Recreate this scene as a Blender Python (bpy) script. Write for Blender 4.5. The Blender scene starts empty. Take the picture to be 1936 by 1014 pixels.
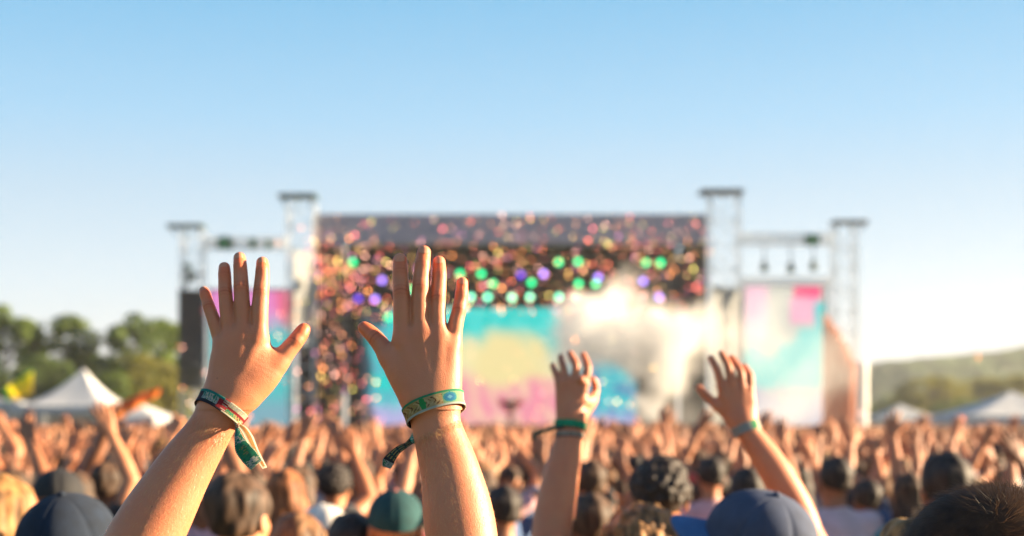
import bpy, math, random
import numpy as np
from mathutils import Vector, Matrix, Euler

R = math.radians
scene = bpy.context.scene
COL = scene.collection
rng = random.Random(11)
nrng = np.random.default_rng(5)

# ------------------------------------------------------------------ camera
CAM_Z = 1.95          # eye height
FPX = 2689.0          # focal length in pixels of the 1936 px wide photograph (50 mm)
HORIZON = 812.0
cam_data = bpy.data.cameras.new('camera')
cam = bpy.data.objects.new('camera', cam_data)
COL.objects.link(cam)
cam.location = (0, 0, CAM_Z)
cam.rotation_euler = (R(90), 0, 0)
cam_data.lens = 50.0
cam_data.sensor_width = 36.0
cam_data.shift_y = (HORIZON - 507.0) / 1936.0
cam_data.clip_start = 0.05
cam_data.clip_end = 4000
cam_data.dof.use_dof = True
cam_data.dof.focus_distance = 1.70
cam_data.dof.aperture_fstop = 3.7
scene.camera = cam

# ------------------------------------------------------------------ sky, sun, exposure
SUN_AZ = R(84)        # from the view direction (+Y) towards +X
SUN_EL = R(13)
world = bpy.data.worlds.new('World')
scene.world = world
world.use_nodes = True
wn = world.node_tree.nodes
wl = world.node_tree.links
bg = wn['Background']
sky = wn.new('ShaderNodeTexSky')
sky.sky_type = 'NISHITA'
sky.sun_disc = False
sky.sun_elevation = SUN_EL
sky.sun_rotation = SUN_AZ
sky.altitude = 0
sky.air_density = 1.0
sky.dust_density = 0.4
sky.ozone_density = 2.0
hs = wn.new('ShaderNodeHueSaturation')
hs.inputs['Saturation'].default_value = 1.12
wl.new(sky.outputs['Color'], hs.inputs['Color']); 
# clear air: the measured pale-to-blue gradient of this sky by elevation, blended with the physical sky
geo = wn.new('ShaderNodeTexCoord'); sx = wn.new('ShaderNodeSeparateXYZ'); wl.new(geo.outputs['Generated'], sx.inputs[0])
ramp = wn.new('ShaderNodeValToRGB'); wl.new(sx.outputs['Z'], ramp.inputs['Fac'])
ramp.color_ramp.elements[0].position = 0.0; ramp.color_ramp.elements[0].color = (.86, .87, .86, 1)
ramp.color_ramp.elements[1].position = 1.0; ramp.color_ramp.elements[1].color = (.07, .18, .36, 1)
for z_, c_ in ((.045, (.83, .86, .87)), (.10, (.72, .84, .93)), (.162, (.55, .74, .90)), (.212, (.385, .68, .93)), (.289, (.215, .555, .86)), (.45, (.12, .35, .64))):
    e_ = ramp.color_ramp.elements.new(z_); e_.color = (*c_, 1)
rs_ = wn.new('ShaderNodeVectorMath'); rs_.operation = 'SCALE'; rs_.inputs['Scale'].default_value = 3.9
wl.new(ramp.outputs['Color'], rs_.inputs[0])
mixs = wn.new('ShaderNodeMix'); mixs.data_type = 'RGBA'; mixs.inputs['Factor'].default_value = 0.92
wl.new(hs.outputs['Color'], mixs.inputs['A']); wl.new(rs_.outputs['Vector'], mixs.inputs['B'])
wl.new(mixs.outputs['Result'], bg.inputs['Color'])
bg.inputs['Strength'].default_value = 0.05

sun_data = bpy.data.lights.new('sun', 'SUN')
sun_data.energy = 5.0
sun_data.angle = R(0.5)
sun_data.color = (1.0, 0.77, 0.50)
sun = bpy.data.objects.new('sun', sun_data)
COL.objects.link(sun)
sdir = Vector((math.sin(SUN_AZ) * math.cos(SUN_EL), math.cos(SUN_AZ) * math.cos(SUN_EL), math.sin(SUN_EL)))
sun.rotation_euler = sdir.to_track_quat('Z', 'Y').to_euler()
sun.location = sdir * 60

scene.view_settings.view_transform = 'Standard'
scene.view_settings.look = 'None'
scene.view_settings.gamma = 1.0
scene.view_settings.use_curve_mapping = False
scene.view_settings.exposure = 2.36
scene.cycles.use_denoising = True
scene.cycles.use_adaptive_sampling = False
scene.cycles.max_bounces = 8
scene.cycles.diffuse_bounces = 3
scene.cycles.glossy_bounces = 2
scene.cycles.transmission_bounces = 4
scene.cycles.transparent_max_bounces = 12
scene.cycles.volume_bounces = 10
scene.cycles.sample_clamp_indirect = 6
scene.cycles.caustics_reflective = False
scene.cycles.caustics_refractive = False

def PX(px, D): return (px - 968.0) / FPX * D
def PZ(py, D): return CAM_Z - (py - HORIZON) / FPX * D
def P(px, py, D, dy=0.0): return np.array((PX(px, D), D + dy, PZ(py, D)))

# ------------------------------------------------------------------ materials
def new_mat(name):
    m = bpy.data.materials.new(name); m.use_nodes = True
    return m, m.node_tree.nodes, m.node_tree.links, m.node_tree.nodes['Principled BSDF']

def mat(name, col, rough=0.6, metal=0.0, noise=None, bump=None, spec=0.5, attr=False, trans=0.0, sheen=0.0):
    """noise=(scale, amount): mottles the colour; bump=(scale, strength, distance)"""
    m, n, l, b = new_mat(name)
    b.inputs['Roughness'].default_value = rough
    b.inputs['Metallic'].default_value = metal
    b.inputs['Specular IOR Level'].default_value = spec
    b.inputs['Sheen Weight'].default_value = sheen
    b.inputs['Base Color'].default_value = (*col, 1)
    tc = n.new('ShaderNodeTexCoord')
    src = None
    if attr:
        a = n.new('ShaderNodeAttribute'); a.attribute_name = 'col'
        src = a.outputs['Color']
    if noise:
        t = n.new('ShaderNodeTexNoise'); t.inputs['Scale'].default_value = noise[0]; t.inputs['Detail'].default_value = 5
        l.new(tc.outputs['Object'], t.inputs['Vector'])
        mr = n.new('ShaderNodeMapRange')
        mr.inputs['From Min'].default_value = 0.3; mr.inputs['From Max'].default_value = 0.7
        mr.inputs['To Min'].default_value = 1 - noise[1]; mr.inputs['To Max'].default_value = 1 + noise[1]
        l.new(t.outputs['Fac'], mr.inputs['Value'])
        vm = n.new('ShaderNodeVectorMath'); vm.operation = 'SCALE'
        if src is not None: l.new(src, vm.inputs[0])
        else: vm.inputs[0].default_value = col
        l.new(mr.outputs['Result'], vm.inputs['Scale'])
        src = vm.outputs['Vector']
    if src is not None: l.new(src, b.inputs['Base Color'])
    if bump:
        t = n.new('ShaderNodeTexNoise'); t.inputs['Scale'].default_value = bump[0]; t.inputs['Detail'].default_value = 6
        l.new(tc.outputs['Object'], t.inputs['Vector'])
        bp = n.new('ShaderNodeBump'); bp.inputs['Strength'].default_value = bump[1]; bp.inputs['Distance'].default_value = bump[2]
        l.new(t.outputs['Fac'], bp.inputs['Height']); l.new(bp.outputs['Normal'], b.inputs['Normal'])
    if trans:
        tr = n.new('ShaderNodeBsdfTranslucent')
        if src is not None: l.new(src, tr.inputs['Color'])
        else: tr.inputs['Color'].default_value = (*col, 1)
        mx = n.new('ShaderNodeMixShader'); mx.inputs[0].default_value = trans
        l.new(b.outputs[0], mx.inputs[1]); l.new(tr.outputs[0], mx.inputs[2])
        l.new(mx.outputs[0], n['Material Output'].inputs['Surface'])
    return m

def emit_mat(name, col, strength):
    m, n, l, b = new_mat(name)
    b.inputs['Base Color'].default_value = (*[c * 0.3 for c in col], 1)
    b.inputs['Emission Color'].default_value = (*col, 1)
    b.inputs['Emission Strength'].default_value = strength
    return m

def skin_mat(name, col, hero=False):
    m, n, l, b = new_mat(name)
    tc = n.new('ShaderNodeTexCoord')
    t = n.new('ShaderNodeTexNoise'); t.inputs['Scale'].default_value = 28 if hero else 9; t.inputs['Detail'].default_value = 4
    l.new(tc.outputs['Object'], t.inputs['Vector'])
    mx = n.new('ShaderNodeMix'); mx.data_type = 'RGBA'
    mx.inputs['A'].default_value = (*col, 1)
    mx.inputs['B'].default_value = (col[0] * 0.90, col[1] * 0.68, col[2] * 0.62, 1)
    l.new(t.outputs['Fac'], mx.inputs['Factor'])
    out = mx.outputs['Result']
    if hero:
        # a few small freckles and moles
        vo = n.new('ShaderNodeTexVoronoi'); vo.inputs['Scale'].default_value = 34
        l.new(tc.outputs['Object'], vo.inputs['Vector'])
        lt = n.new('ShaderNodeMath'); lt.operation = 'LESS_THAN'; lt.inputs[1].default_value = 0.055
        l.new(vo.outputs['Distance'], lt.inputs[0])
        fm = n.new('ShaderNodeMath'); fm.operation = 'MULTIPLY'; fm.inputs[1].default_value = 0.35
        l.new(lt.outputs[0], fm.inputs[0])
        m2 = n.new('ShaderNodeMix'); m2.data_type = 'RGBA'
        l.new(fm.outputs[0], m2.inputs['Factor']); l.new(out, m2.inputs['A'])
        m2.inputs['B'].default_value = (0.2, 0.07, 0.04, 1)
        out = m2.outputs['Result']
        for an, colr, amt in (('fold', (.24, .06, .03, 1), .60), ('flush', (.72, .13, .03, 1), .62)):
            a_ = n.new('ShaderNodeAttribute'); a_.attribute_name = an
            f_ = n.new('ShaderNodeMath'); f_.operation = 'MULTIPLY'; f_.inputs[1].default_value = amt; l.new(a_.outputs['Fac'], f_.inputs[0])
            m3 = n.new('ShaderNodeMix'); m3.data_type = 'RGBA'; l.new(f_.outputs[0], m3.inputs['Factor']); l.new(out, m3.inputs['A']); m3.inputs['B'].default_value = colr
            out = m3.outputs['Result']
        b.inputs['Subsurface Weight'].default_value = 0.4
        b.inputs['Subsurface Radius'].default_value = (1.0, 0.32, 0.14)
        b.inputs['Subsurface Scale'].default_value = 0.0065
        b.inputs['Roughness'].default_value = 0.48
        t2 = n.new('ShaderNodeTexVoronoi'); t2.inputs['Scale'].default_value = 900
        t3 = n.new('ShaderNodeTexNoise'); t3.inputs['Scale'].default_value = 260; t3.inputs['Detail'].default_value = 6
        l.new(tc.outputs['Object'], t2.inputs['Vector']); l.new(tc.outputs['Object'], t3.inputs['Vector'])
        ad = n.new('ShaderNodeMath'); ad.operation = 'ADD'
        l.new(t2.outputs['Distance'], ad.inputs[0]); l.new(t3.outputs['Fac'], ad.inputs[1])
        bp = n.new('ShaderNodeBump'); bp.inputs['Strength'].default_value = 0.4; bp.inputs['Distance'].default_value = 0.0005
        l.new(ad.outputs[0], bp.inputs['Height']); l.new(bp.outputs['Normal'], b.inputs['Normal'])
    else:
        b.inputs['Roughness'].default_value = 0.55
    l.new(out, b.inputs['Base Color'])
    return m

# ------------------------------------------------------------------ object helpers
def link(o):
    COL.objects.link(o); return o

def tag(o, label=None, cat=None, group=None, kind=None):
    if label: o['label'] = label
    if cat: o['category'] = cat
    if group: o['group'] = group
    if kind: o['kind'] = kind
    return o

def empty(name, loc, label, cat, group=None, rz=0.0):
    o = bpy.data.objects.new(name, None); o.empty_display_size = 0.2
    o.location = loc; o.rotation_euler = (0, 0, rz)
    link(o); return tag(o, label, cat, group)

def mesh_data(name, V, Fs, smooth=True, facecol=None, matidx=None):
    me = bpy.data.meshes.new(name)
    V = np.asarray(V, dtype=np.float32).reshape(-1, 3)
    if isinstance(Fs, np.ndarray):
        nf, k = Fs.shape
        me.vertices.add(len(V)); me.vertices.foreach_set('co', V.ravel())
        me.loops.add(nf * k); me.loops.foreach_set('vertex_index', Fs.astype(np.int32).ravel())
        me.polygons.add(nf)
        me.polygons.foreach_set('loop_start', np.arange(0, nf * k, k, dtype=np.int32))
        me.polygons.foreach_set('loop_total', np.full(nf, k, dtype=np.int32))
    else:
        me.from_pydata([tuple(map(float, v)) for v in V], [], [tuple(f) for f in Fs])
    if matidx is not None:
        me.polygons.foreach_set('material_index', np.asarray(matidx, dtype=np.int32))
    me.update(calc_edges=True); me.validate()
    if smooth: me.polygons.foreach_set('use_smooth', np.ones(len(me.polygons), dtype=bool))
    if facecol is not None:
        a = me.attributes.new('col', 'FLOAT_COLOR', 'FACE')
        fc = np.ones((len(me.polygons), 4), dtype=np.float32); fc[:, :3] = facecol
        a.data.foreach_set('color', fc.ravel())
    return me

def obj(name, me, m=None, parent=None, loc=None, rot=None):
    o = bpy.data.objects.new(name, me); link(o)
    if m is not None and len(me.materials) == 0: me.materials.append(m)
    if parent is not None: o.parent = parent
    if loc is not None: o.location = loc
    if rot is not None: o.rotation_euler = rot
    return o

class MB:
    """collects boxes, bars, tubes and lathed shapes for ONE mesh"""
    def __init__(s): s.v = []; s.f = []
    def add(s, V, Fs):
        o = len(s.v); s.v += [tuple(map(float, p)) for p in V]; s.f += [tuple(int(i) + o for i in f) for f in Fs]; return s
    def box(s, c, d, rot=None):
        x, y, z = d[0] / 2, d[1] / 2, d[2] / 2
        V = [Vector((a * x, b * y, e * z)) for a in (-1, 1) for b in (-1, 1) for e in (-1, 1)]
        if rot is not None: V = [rot @ v for v in V]
        V = [v + Vector(c) for v in V]
        return s.add(V, [(0, 1, 3, 2), (4, 6, 7, 5), (0, 4, 5, 1), (2, 3, 7, 6), (0, 2, 6, 4), (1, 5, 7, 3)])
    def bar(s, a, b, w, h=None):
        a = Vector(a); b = Vector(b); h = h or w
        d = b - a
        q = d.to_track_quat('Z', 'X').to_matrix()
        return s.box((a + b) / 2, (w, h, d.length), q)
    def tube(s, pts, r, n=8, cap=True, rs=None):
        pts = [Vector(p) for p in pts]; V = []; Fs = []
        for i, p in enumerate(pts):
            d = (pts[min(i + 1, len(pts) - 1)] - pts[max(i - 1, 0)]).normalized()
            q = d.to_track_quat('Z', 'X').to_matrix(); rr = rs[i] if rs else r
            for k in range(n):
                t = 2 * math.pi * k / n
                V.append(p + q @ Vector((rr * math.cos(t), rr * math.sin(t), 0)))
        for i in range(len(pts) - 1):
            for k in range(n):
                k2 = (k + 1) % n
                Fs.append((i * n + k, i * n + k2, (i + 1) * n + k2, (i + 1) * n + k))
        if cap: Fs += [tuple(range(n))[::-1], tuple(range((len(pts) - 1) * n, len(pts) * n))]
        return s.add(V, Fs)
    def lathe(s, prof, c=(0, 0, 0), n=24, rot=None):
        V = []; Fs = []
        for (r, z) in prof:
            for k in range(n):
                t = 2 * math.pi * k / n
                v = Vector((r * math.cos(t), r * math.sin(t), z))
                if rot is not None: v = rot @ v
                V.append(v + Vector(c))
        for i in range(len(prof) - 1):
            for k in range(n):
                k2 = (k + 1) % n
                Fs.append((i * n + k, i * n + k2, (i + 1) * n + k2, (i + 1) * n + k))
        Fs += [tuple(range(n))[::-1], tuple(range((len(prof) - 1) * n, len(prof) * n))]
        return s.add(V, Fs)
    def build(s, name, m, parent=None, smooth=False, loc=None, base=None):
        V = np.array(s.v)
        if base is not None: V = V - np.array(base)
        return obj(name, mesh_data(name, V, s.f, smooth=smooth), m, parent, loc)

# ------------------------------------------------------------------ signed distance shapes -> one smooth surface
def cap(a, b, ra, rb, k=0.01, op='u', flat=None):
    """tapered capsule; flat=(dir, factor) squeezes it along dir"""
    return ('c', np.array(a, float), np.array(b, float), ra, rb, k, op, flat)
def ell(c, r, k=0.01, M=None, op='u'):
    return ('e', np.array(c, float), np.array(r, float), M, max(r), k, op, None)

def chain(pts, radii, k=0.01, flat=None, sub=3, op='u'):
    """a limb: one smooth tapering sweep through pts; flat = list of factors that squeeze it along y"""
    pts = [np.array(p, float) for p in pts]; n = len(pts) - 1; fl = flat or [1.0] * (n + 1)
    P_, R_, F_ = [], [], []
    for i in range(n):
        p0, p1, p2, p3 = pts[max(i - 1, 0)], pts[i], pts[i + 1], pts[min(i + 2, n)]
        r0, r1, r2, r3 = radii[max(i - 1, 0)], radii[i], radii[i + 1], radii[min(i + 2, n)]
        for j in range(sub):
            f = j / sub
            cr = lambda a, b, c, d: .5 * ((2 * b) + (-a + c) * f + (2 * a - 5 * b + 4 * c - d) * f * f + (-a + 3 * b - 3 * c + d) * f ** 3)
            P_.append(cr(p0, p1, p2, p3)); R_.append(cr(r0, r1, r2, r3)); F_.append(fl[i] * (1 - f) + fl[i + 1] * f)
    P_.append(pts[-1]); R_.append(radii[-1]); F_.append(fl[-1])
    return ('k', np.array(P_), np.array(R_), np.array(F_), max(R_), k, op, None)

def dist(p, X):
    """X: (...,3)"""
    if p[0] == 'k':
        out = None
        for i in range(len(p[1]) - 1):
            a, b = p[1][i], p[1][i + 1]
            ba = b - a; pa = X - a
            t = np.clip((pa @ ba) / max(float(ba @ ba), 1e-12), 0, 1)
            q = pa - t[..., None] * ba
            fl = p[3][i] + t * (p[3][i + 1] - p[3][i])
            d = np.sqrt(q[..., 0] ** 2 + (q[..., 1] / fl) ** 2 + q[..., 2] ** 2) - (p[2][i] + t * (p[2][i + 1] - p[2][i]))
            out = d if out is None else np.minimum(out, d)
        return out
    if p[0] == 'c':
        _, a, b, ra, rb, k, op, flat = p
        ba = b - a; pa = X - a
        L = max(float(ba @ ba), 1e-12)
        t = np.clip((pa @ ba) / L, 0, 1)
        q = pa - t[..., None] * ba
        if flat is not None:
            n = np.array(flat[0], float); n /= np.linalg.norm(n)
            c = q @ n
            q = q + (c * (1.0 / flat[1] - 1.0))[..., None] * n
        return np.sqrt((q * q).sum(-1)) - (ra + t * (rb - ra))
    _, c, r, M, _, k, op, _ = p
    q = X - c
    if M is not None: q = q @ M
    k0 = np.sqrt(((q / r) ** 2).sum(-1)); k1 = np.sqrt(((q / (r * r)) ** 2).sum(-1))
    return k0 * (k0 - 1.0) / np.maximum(k1, 1e-6)

def combine(v, d, k, op):
    if op == 's':
        d = -d
        h = np.maximum(k - np.abs(v - d), 0) / k
        return np.maximum(v, d) + h * h * k * 0.25
    h = np.maximum(k - np.abs(v - d), 0) / k
    return np.minimum(v, d) - h * h * k * 0.25

def sdf_points(prims, X):
    v = np.full(X.shape[:-1], 1.0)
    for p in prims: v = combine(v, dist(p, X), p[5], p[6])
    return v

def bounds(p, pad):
    if p[0] == 'k':
        r = p[4] + pad
        return p[1].min(0) - r, p[1].max(0) + r
    if p[0] == 'c':
        r = max(p[3], p[4]) + pad
        return np.minimum(p[1], p[2]) - r, np.maximum(p[1], p[2]) + r
    r = p[4] + pad
    return p[1] - r, p[1] + r

def field(prims, lo, hi, h):
    ax = [np.arange(lo[i], hi[i] + h, h) for i in range(3)]
    V = np.full([len(a) for a in ax], 1.0, dtype=np.float32)
    for p in prims:
        pad = p[5] + 3 * h
        l, u = bounds(p, pad)
        s = [slice(max(int(np.searchsorted(ax[i], l[i])) - 1, 0), min(int(np.searchsorted(ax[i], u[i])) + 1, len(ax[i]))) for i in range(3)]
        if any(q.stop - q.start < 1 for q in s): continue
        g = np.stack(np.meshgrid(ax[0][s[0]], ax[1][s[1]], ax[2][s[2]], indexing='ij'), -1)
        V[s[0], s[1], s[2]] = combine(V[s[0], s[1], s[2]], dist(p, g), p[5], p[6])
    return V

def surface_nets(V, lo, h):
    S = V < 0
    nx, ny, nz = V.shape
    tot = np.zeros((nx - 1, ny - 1, nz - 1), dtype=np.int8)
    for i in (0, 1):
        for j in (0, 1):
            for k in (0, 1):
                tot += S[i:nx - 1 + i, j:ny - 1 + j, k:nz - 1 + k]
    act = (tot > 0) & (tot < 8)
    I, J, K = np.nonzero(act)
    if len(I) == 0: return np.zeros((0, 3)), np.zeros((0, 4), dtype=np.int64)
    idx = np.full(act.shape, -1, dtype=np.int64); idx[I, J, K] = np.arange(len(I))
    acc = np.zeros((len(I), 3)); cnt = np.zeros(len(I))
    cor = [(i, j, k) for i in (0, 1) for j in (0, 1) for k in (0, 1)]
    for a in range(8):
        for b in range(a + 1, 8):
            ca, cb = cor[a], cor[b]
            if sum(abs(ca[q] - cb[q]) for q in range(3)) != 1: continue
            va = V[I + ca[0], J + ca[1], K + ca[2]]; vb = V[I + cb[0], J + cb[1], K + cb[2]]
            mk = (va < 0) != (vb < 0)
            t = np.where(mk, va / np.where(mk, va - vb, 1), 0)
            for q in range(3):
                acc[:, q] += np.where(mk, ca[q] + t * (cb[q] - ca[q]), 0)
            cnt += mk
    P_ = np.stack([I, J, K], 1) + acc / cnt[:, None]
    P_ = P_ * h + np.array(lo)
    quads = []
    for axis in range(3):
        u, w = (axis + 1) % 3, (axis + 2) % 3
        sl0 = [slice(None)] * 3; sl1 = [slice(None)] * 3
        sl0[axis] = slice(0, -1); sl1[axis] = slice(1, None)
        A = S[tuple(sl0)]; B = S[tuple(sl1)]
        ch = A != B
        c = np.stack(np.nonzero(ch), 1)
        ok = (c[:, u] > 0) & (c[:, w] > 0) & (c[:, u] < V.shape[u] - 1) & (c[:, w] < V.shape[w] - 1)
        c = c[ok]
        if len(c) == 0: continue
        sgn = A[c[:, 0], c[:, 1], c[:, 2]]
        def at(du, dw):
            d = c.copy(); d[:, u] += du; d[:, w] += dw
            return idx[d[:, 0], d[:, 1], d[:, 2]]
        q = np.stack([at(-1, -1), at(0, -1), at(0, 0), at(-1, 0)], 1)
        q = np.where(sgn[:, None], q, q[:, ::-1])
        quads.append(q[(q >= 0).all(1)])
    return P_, np.concatenate(quads)

def pad_box(prims, h):
    L = [bounds(p, p[5] + 2 * h) for p in prims if p[6] == 'u']
    return np.min([l for l, _ in L], 0), np.max([u for _, u in L], 0)

def solid(prims, h, lo=None, hi=None):
    l, u = pad_box(prims, h)
    if lo is not None: l = np.maximum(l, lo)
    if hi is not None: u = np.minimum(u, hi)
    return surface_nets(field(prims, l, u, h), l, h)

def join(parts):
    V = []; Fq = []; o = 0
    for v, f in parts:
        V.append(v); Fq.append(f + o); o += len(v)
    return np.concatenate(V), np.concatenate(Fq)

def smooth_noise(Pn, scale, seed=0):
    """cheap smooth 3-D noise from sines, for displacing vertices"""
    g = np.random.default_rng(seed); out = np.zeros(len(Pn))
    for i in range(10):
        d = g.normal(size=3); d /= np.linalg.norm(d)
        out += np.sin(Pn @ d * scale * g.uniform(0.6, 1.6) + g.uniform(0, 6.28))
    return out / 4.0

# ================================================================== SETTING: ground, hills, haze
def ground_mat():
    m, n, l, b = new_mat('grass_field')
    tc = n.new('ShaderNodeTexCoord')
    t = n.new('ShaderNodeTexNoise'); t.inputs['Scale'].default_value = 0.25; t.inputs['Detail'].default_value = 8
    t2 = n.new('ShaderNodeTexNoise'); t2.inputs['Scale'].default_value = 14; t2.inputs['Detail'].default_value = 6
    l.new(tc.outputs['Object'], t.inputs['Vector']); l.new(tc.outputs['Object'], t2.inputs['Vector'])
    cr = n.new('ShaderNodeValToRGB')
    e = cr.color_ramp.elements; e[0].position = .35; e[0].color = (.05, .08, .02, 1); e[1].position = .7; e[1].color = (.17, .14, .07, 1)
    l.new(t.outputs['Fac'], cr.inputs['Fac']); l.new(cr.outputs['Color'], b.inputs['Base Color'])
    bp = n.new('ShaderNodeBump'); bp.inputs['Distance'].default_value = .05
    l.new(t2.outputs['Fac'], bp.inputs['Height']); l.new(bp.outputs['Normal'], b.inputs['Normal'])
    b.inputs['Roughness'].default_value = .95
    return m
V = []; n_ = 40
for i in range(n_ + 1):
    for j in range(n_ + 1):
        u = (i / n_ * 2 - 1); w = (j / n_ * 2 - 1)
        V.append((math.copysign(abs(u) ** 2.2, u) * 1500, math.copysign(abs(w) ** 2.2, w) * 1500 + 40, 0.0))
Fs = [(i * (n_ + 1) + j, (i + 1) * (n_ + 1) + j, (i + 1) * (n_ + 1) + j + 1, i * (n_ + 1) + j + 1) for i in range(n_) for j in range(n_)]
tag(obj('ground', mesh_data('ground', V, Fs), ground_mat()), kind='structure')

# wooded ridge beyond the field
nx_, ny_ = 220, 50
X, Y = np.meshgrid(np.linspace(60, 420, nx_), np.linspace(330, 640, ny_), indexing='ij')
rid = np.interp(X[:, 0], [60, 95, 118, 130, 150, 180, 230, 300, 420], [2, 17, 23.5, 26, 27.6, 31, 35, 40, 46])
prof = np.clip((Y - 330) / 170, 0, 1); prof = prof * prof * (3 - 2 * prof)
Z = rid[:, None] * prof * np.where(Y > 510, np.clip(1 - (Y - 510) / 260, .4, 1), 1) - .5
pts = np.stack([X, Y, Z], -1).reshape(-1, 3)
pts[:, 2] += (smooth_noise(pts, .55, 3) * .55 + smooth_noise(pts, 1.3, 7) * .4) * np.clip(pts[:, 2] / 8, 0, 1)
Fq = np.array([(i * ny_ + j, (i + 1) * ny_ + j, (i + 1) * ny_ + j + 1, i * ny_ + j + 1) for i in range(nx_ - 1) for j in range(ny_ - 1)])
tag(obj('hills', mesh_data('hills', pts, Fq), mat('wooded_hill', (.055, .10, .022), .95, noise=(.05, .45), bump=(.4, 1, 1.5))), kind='structure')

# ================================================================== trees
BARK = mat('bark', (.10, .07, .045), .95, noise=(6, .3), bump=(20, .8, .03))
LEAFM = [mat('leaves_mid_green', (.10, .155, .012), .7, noise=(.6, .35), trans=.35), mat('leaves_dark_green', (.070, .115, .014), .7, noise=(.6, .35), trans=.3),
         mat('leaves_yellow_green', (.20, .19, .02), .7, noise=(.6, .3), trans=.4)]
def tree_meshes(seed, h=12.0, w=3.0, low=.28, clumps=50, per=130):
    g = random.Random(seed); tb = MB()
    top = h * .8
    pts = [(g.uniform(-.25, .25) * t * 2, g.uniform(-.25, .25) * t * 2, top * t) for t in (0, .2, .4, .6, .8, 1)]
    tb.tube(pts, .2, 9, rs=[.34, .27, .22, .17, .11, .04])
    cl = []
    for i in range(clumps):
        t = g.uniform(low, 1.0); a = g.uniform(0, 6.283)
        prof = math.sin(math.pi * min(1, (t - low) / (1 - low) * .80 + .16)) ** .7
        r = w * prof * math.sqrt(g.uniform(.15, 1))
        cl.append((r * math.cos(a), r * math.sin(a), h * t * (1 if t < .9 else .97), g.uniform(.55, 1.15) * w / 3.0))
    for c in cl[::3]:
        z0 = min(c[2] * .75, top * .95); k = z0 / top * 5; i0 = int(min(k, 4)); f = k - i0
        p = [pts[i0][q] * (1 - f) + pts[i0 + 1][q] * f for q in range(3)]
        tb.tube([p, ((p[0] + c[0]) / 2, (p[1] + c[1]) / 2, (p[2] + c[2]) / 2 - .15), c[:3]], .08, 6, rs=[.11, .07, .03])
    gg = np.random.default_rng(seed); V = []; Fq = []
    for (x, y, z, r) in cl:
        d = gg.normal(size=(per, 3)); d /= np.linalg.norm(d, axis=1)[:, None]
        c = np.array((x, y, z)) + d * (gg.uniform(.3, 1, (per, 1)) ** .5) * r * np.array((1.15, 1.15, .8))
        nn = d + gg.normal(size=(per, 3)) * .6; nn /= np.linalg.norm(nn, axis=1)[:, None]
        a = np.cross(nn, gg.normal(size=(per, 3))); a /= np.linalg.norm(a, axis=1)[:, None]; b = np.cross(nn, a)
        s = gg.uniform(.13, .27, (per, 1))
        V.append(np.stack([c - a * s, c + b * s * .6, c + a * s, c - b * s * .6], 1).reshape(-1, 3))
    V = np.concatenate(V); Fq = np.arange(len(V)).reshape(-1, 4)
    t_me = mesh_data('trunk', np.array(tb.v), tb.f)
    t_me.materials.append(BARK)
    return t_me, mesh_data('crown', V, Fq, smooth=False)
TREES = [tree_meshes(1, 12, 3.2), tree_meshes(2, 12, 2.7, .22), tree_meshes(5, 12, 3.6, .3), tree_meshes(9, 12, 4.6, .10, 70, 140)]
crown_cache = {}
def tree(px, top_py, D, t, lm, label, group='trees beyond the festival field', wscale=1.0):
    e = empty('tree', (PX(px, D), D, 0), label, 'tree', group, rng.uniform(0, 6))
    s = PZ(top_py, D) / 12.2
    e.scale = (s * wscale, s * wscale, s)
    obj('trunk', TREES[t][0], None, e)
    k = (t, lm)
    if k not in crown_cache:
        c = TREES[t][1].copy(); c.materials.clear(); c.materials.append(LEAFM[lm]); crown_cache[k] = c
    obj('crown', crown_cache[k], None, e)
for a in [
    (-60, 588, 128, 2, 1, 'dark green tree cut by the photo edge, outermost of the tree line'),
    (8, 574, 126, 0, 0, 'tallest bushy green tree above the yellow flag'),
    (62, 640, 132, 1, 0, 'lower narrow tree between the two tall trees near the yellow flag'),
    (128, 596, 128, 2, 0, 'broad round-topped tree rising straight behind the white marquee peak'),
    (186, 660, 134, 3, 0, 'low spreading tree just past the marquee peak'),
    (92, 668, 122, 3, 1, 'dark low tree behind the left slope of the peaked marquee'),
    (246, 590, 127, 0, 1, 'tall slim tree with a gap in its crown above the small low tent'),
    (312, 600, 130, 1, 0, 'slim tree standing against the black speaker column'),
    (280, 668, 120, 3, 2, 'yellow-green bushy tree behind the orange flag'),
    (222, 700, 118, 3, 0, 'low green bush-like tree between marquee peak and orange flag'),
    (25, 690, 118, 3, 1, 'dark low tree behind the yellow flag'),
    (335, 690, 121, 3, 2, 'yellow-green low tree at the foot of the speaker column'),
]: tree(*a)
for a in [
    (1762, 708, 205, 3, 2, 'hazy yellow-green tree in front of the ridge, below the blue confetti speck', 'hazy trees under the ridge', 1.6),
    (1850, 712, 215, 3, 2, 'hazy rounded tree between the two pale tents under the ridge', 'hazy trees under the ridge', 1.6),
    (1700, 745, 220, 3, 0, 'small hazy tree above the farther low tent', 'hazy trees under the ridge', 1.7),
    (1915, 706, 210, 3, 2, 'hazy tree by the photo edge above the larger pale tent', 'hazy trees under the ridge', 1.6),
    (1805, 752, 190, 3, 0, 'low dark hazy bush-like tree just above the larger pale tent', 'hazy trees under the ridge', 1.8),
    (1655, 760, 225, 3, 0, 'hazy small tree beside the white pillar', 'hazy trees under the ridge', 1.6),
]: tree(*a)

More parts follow.
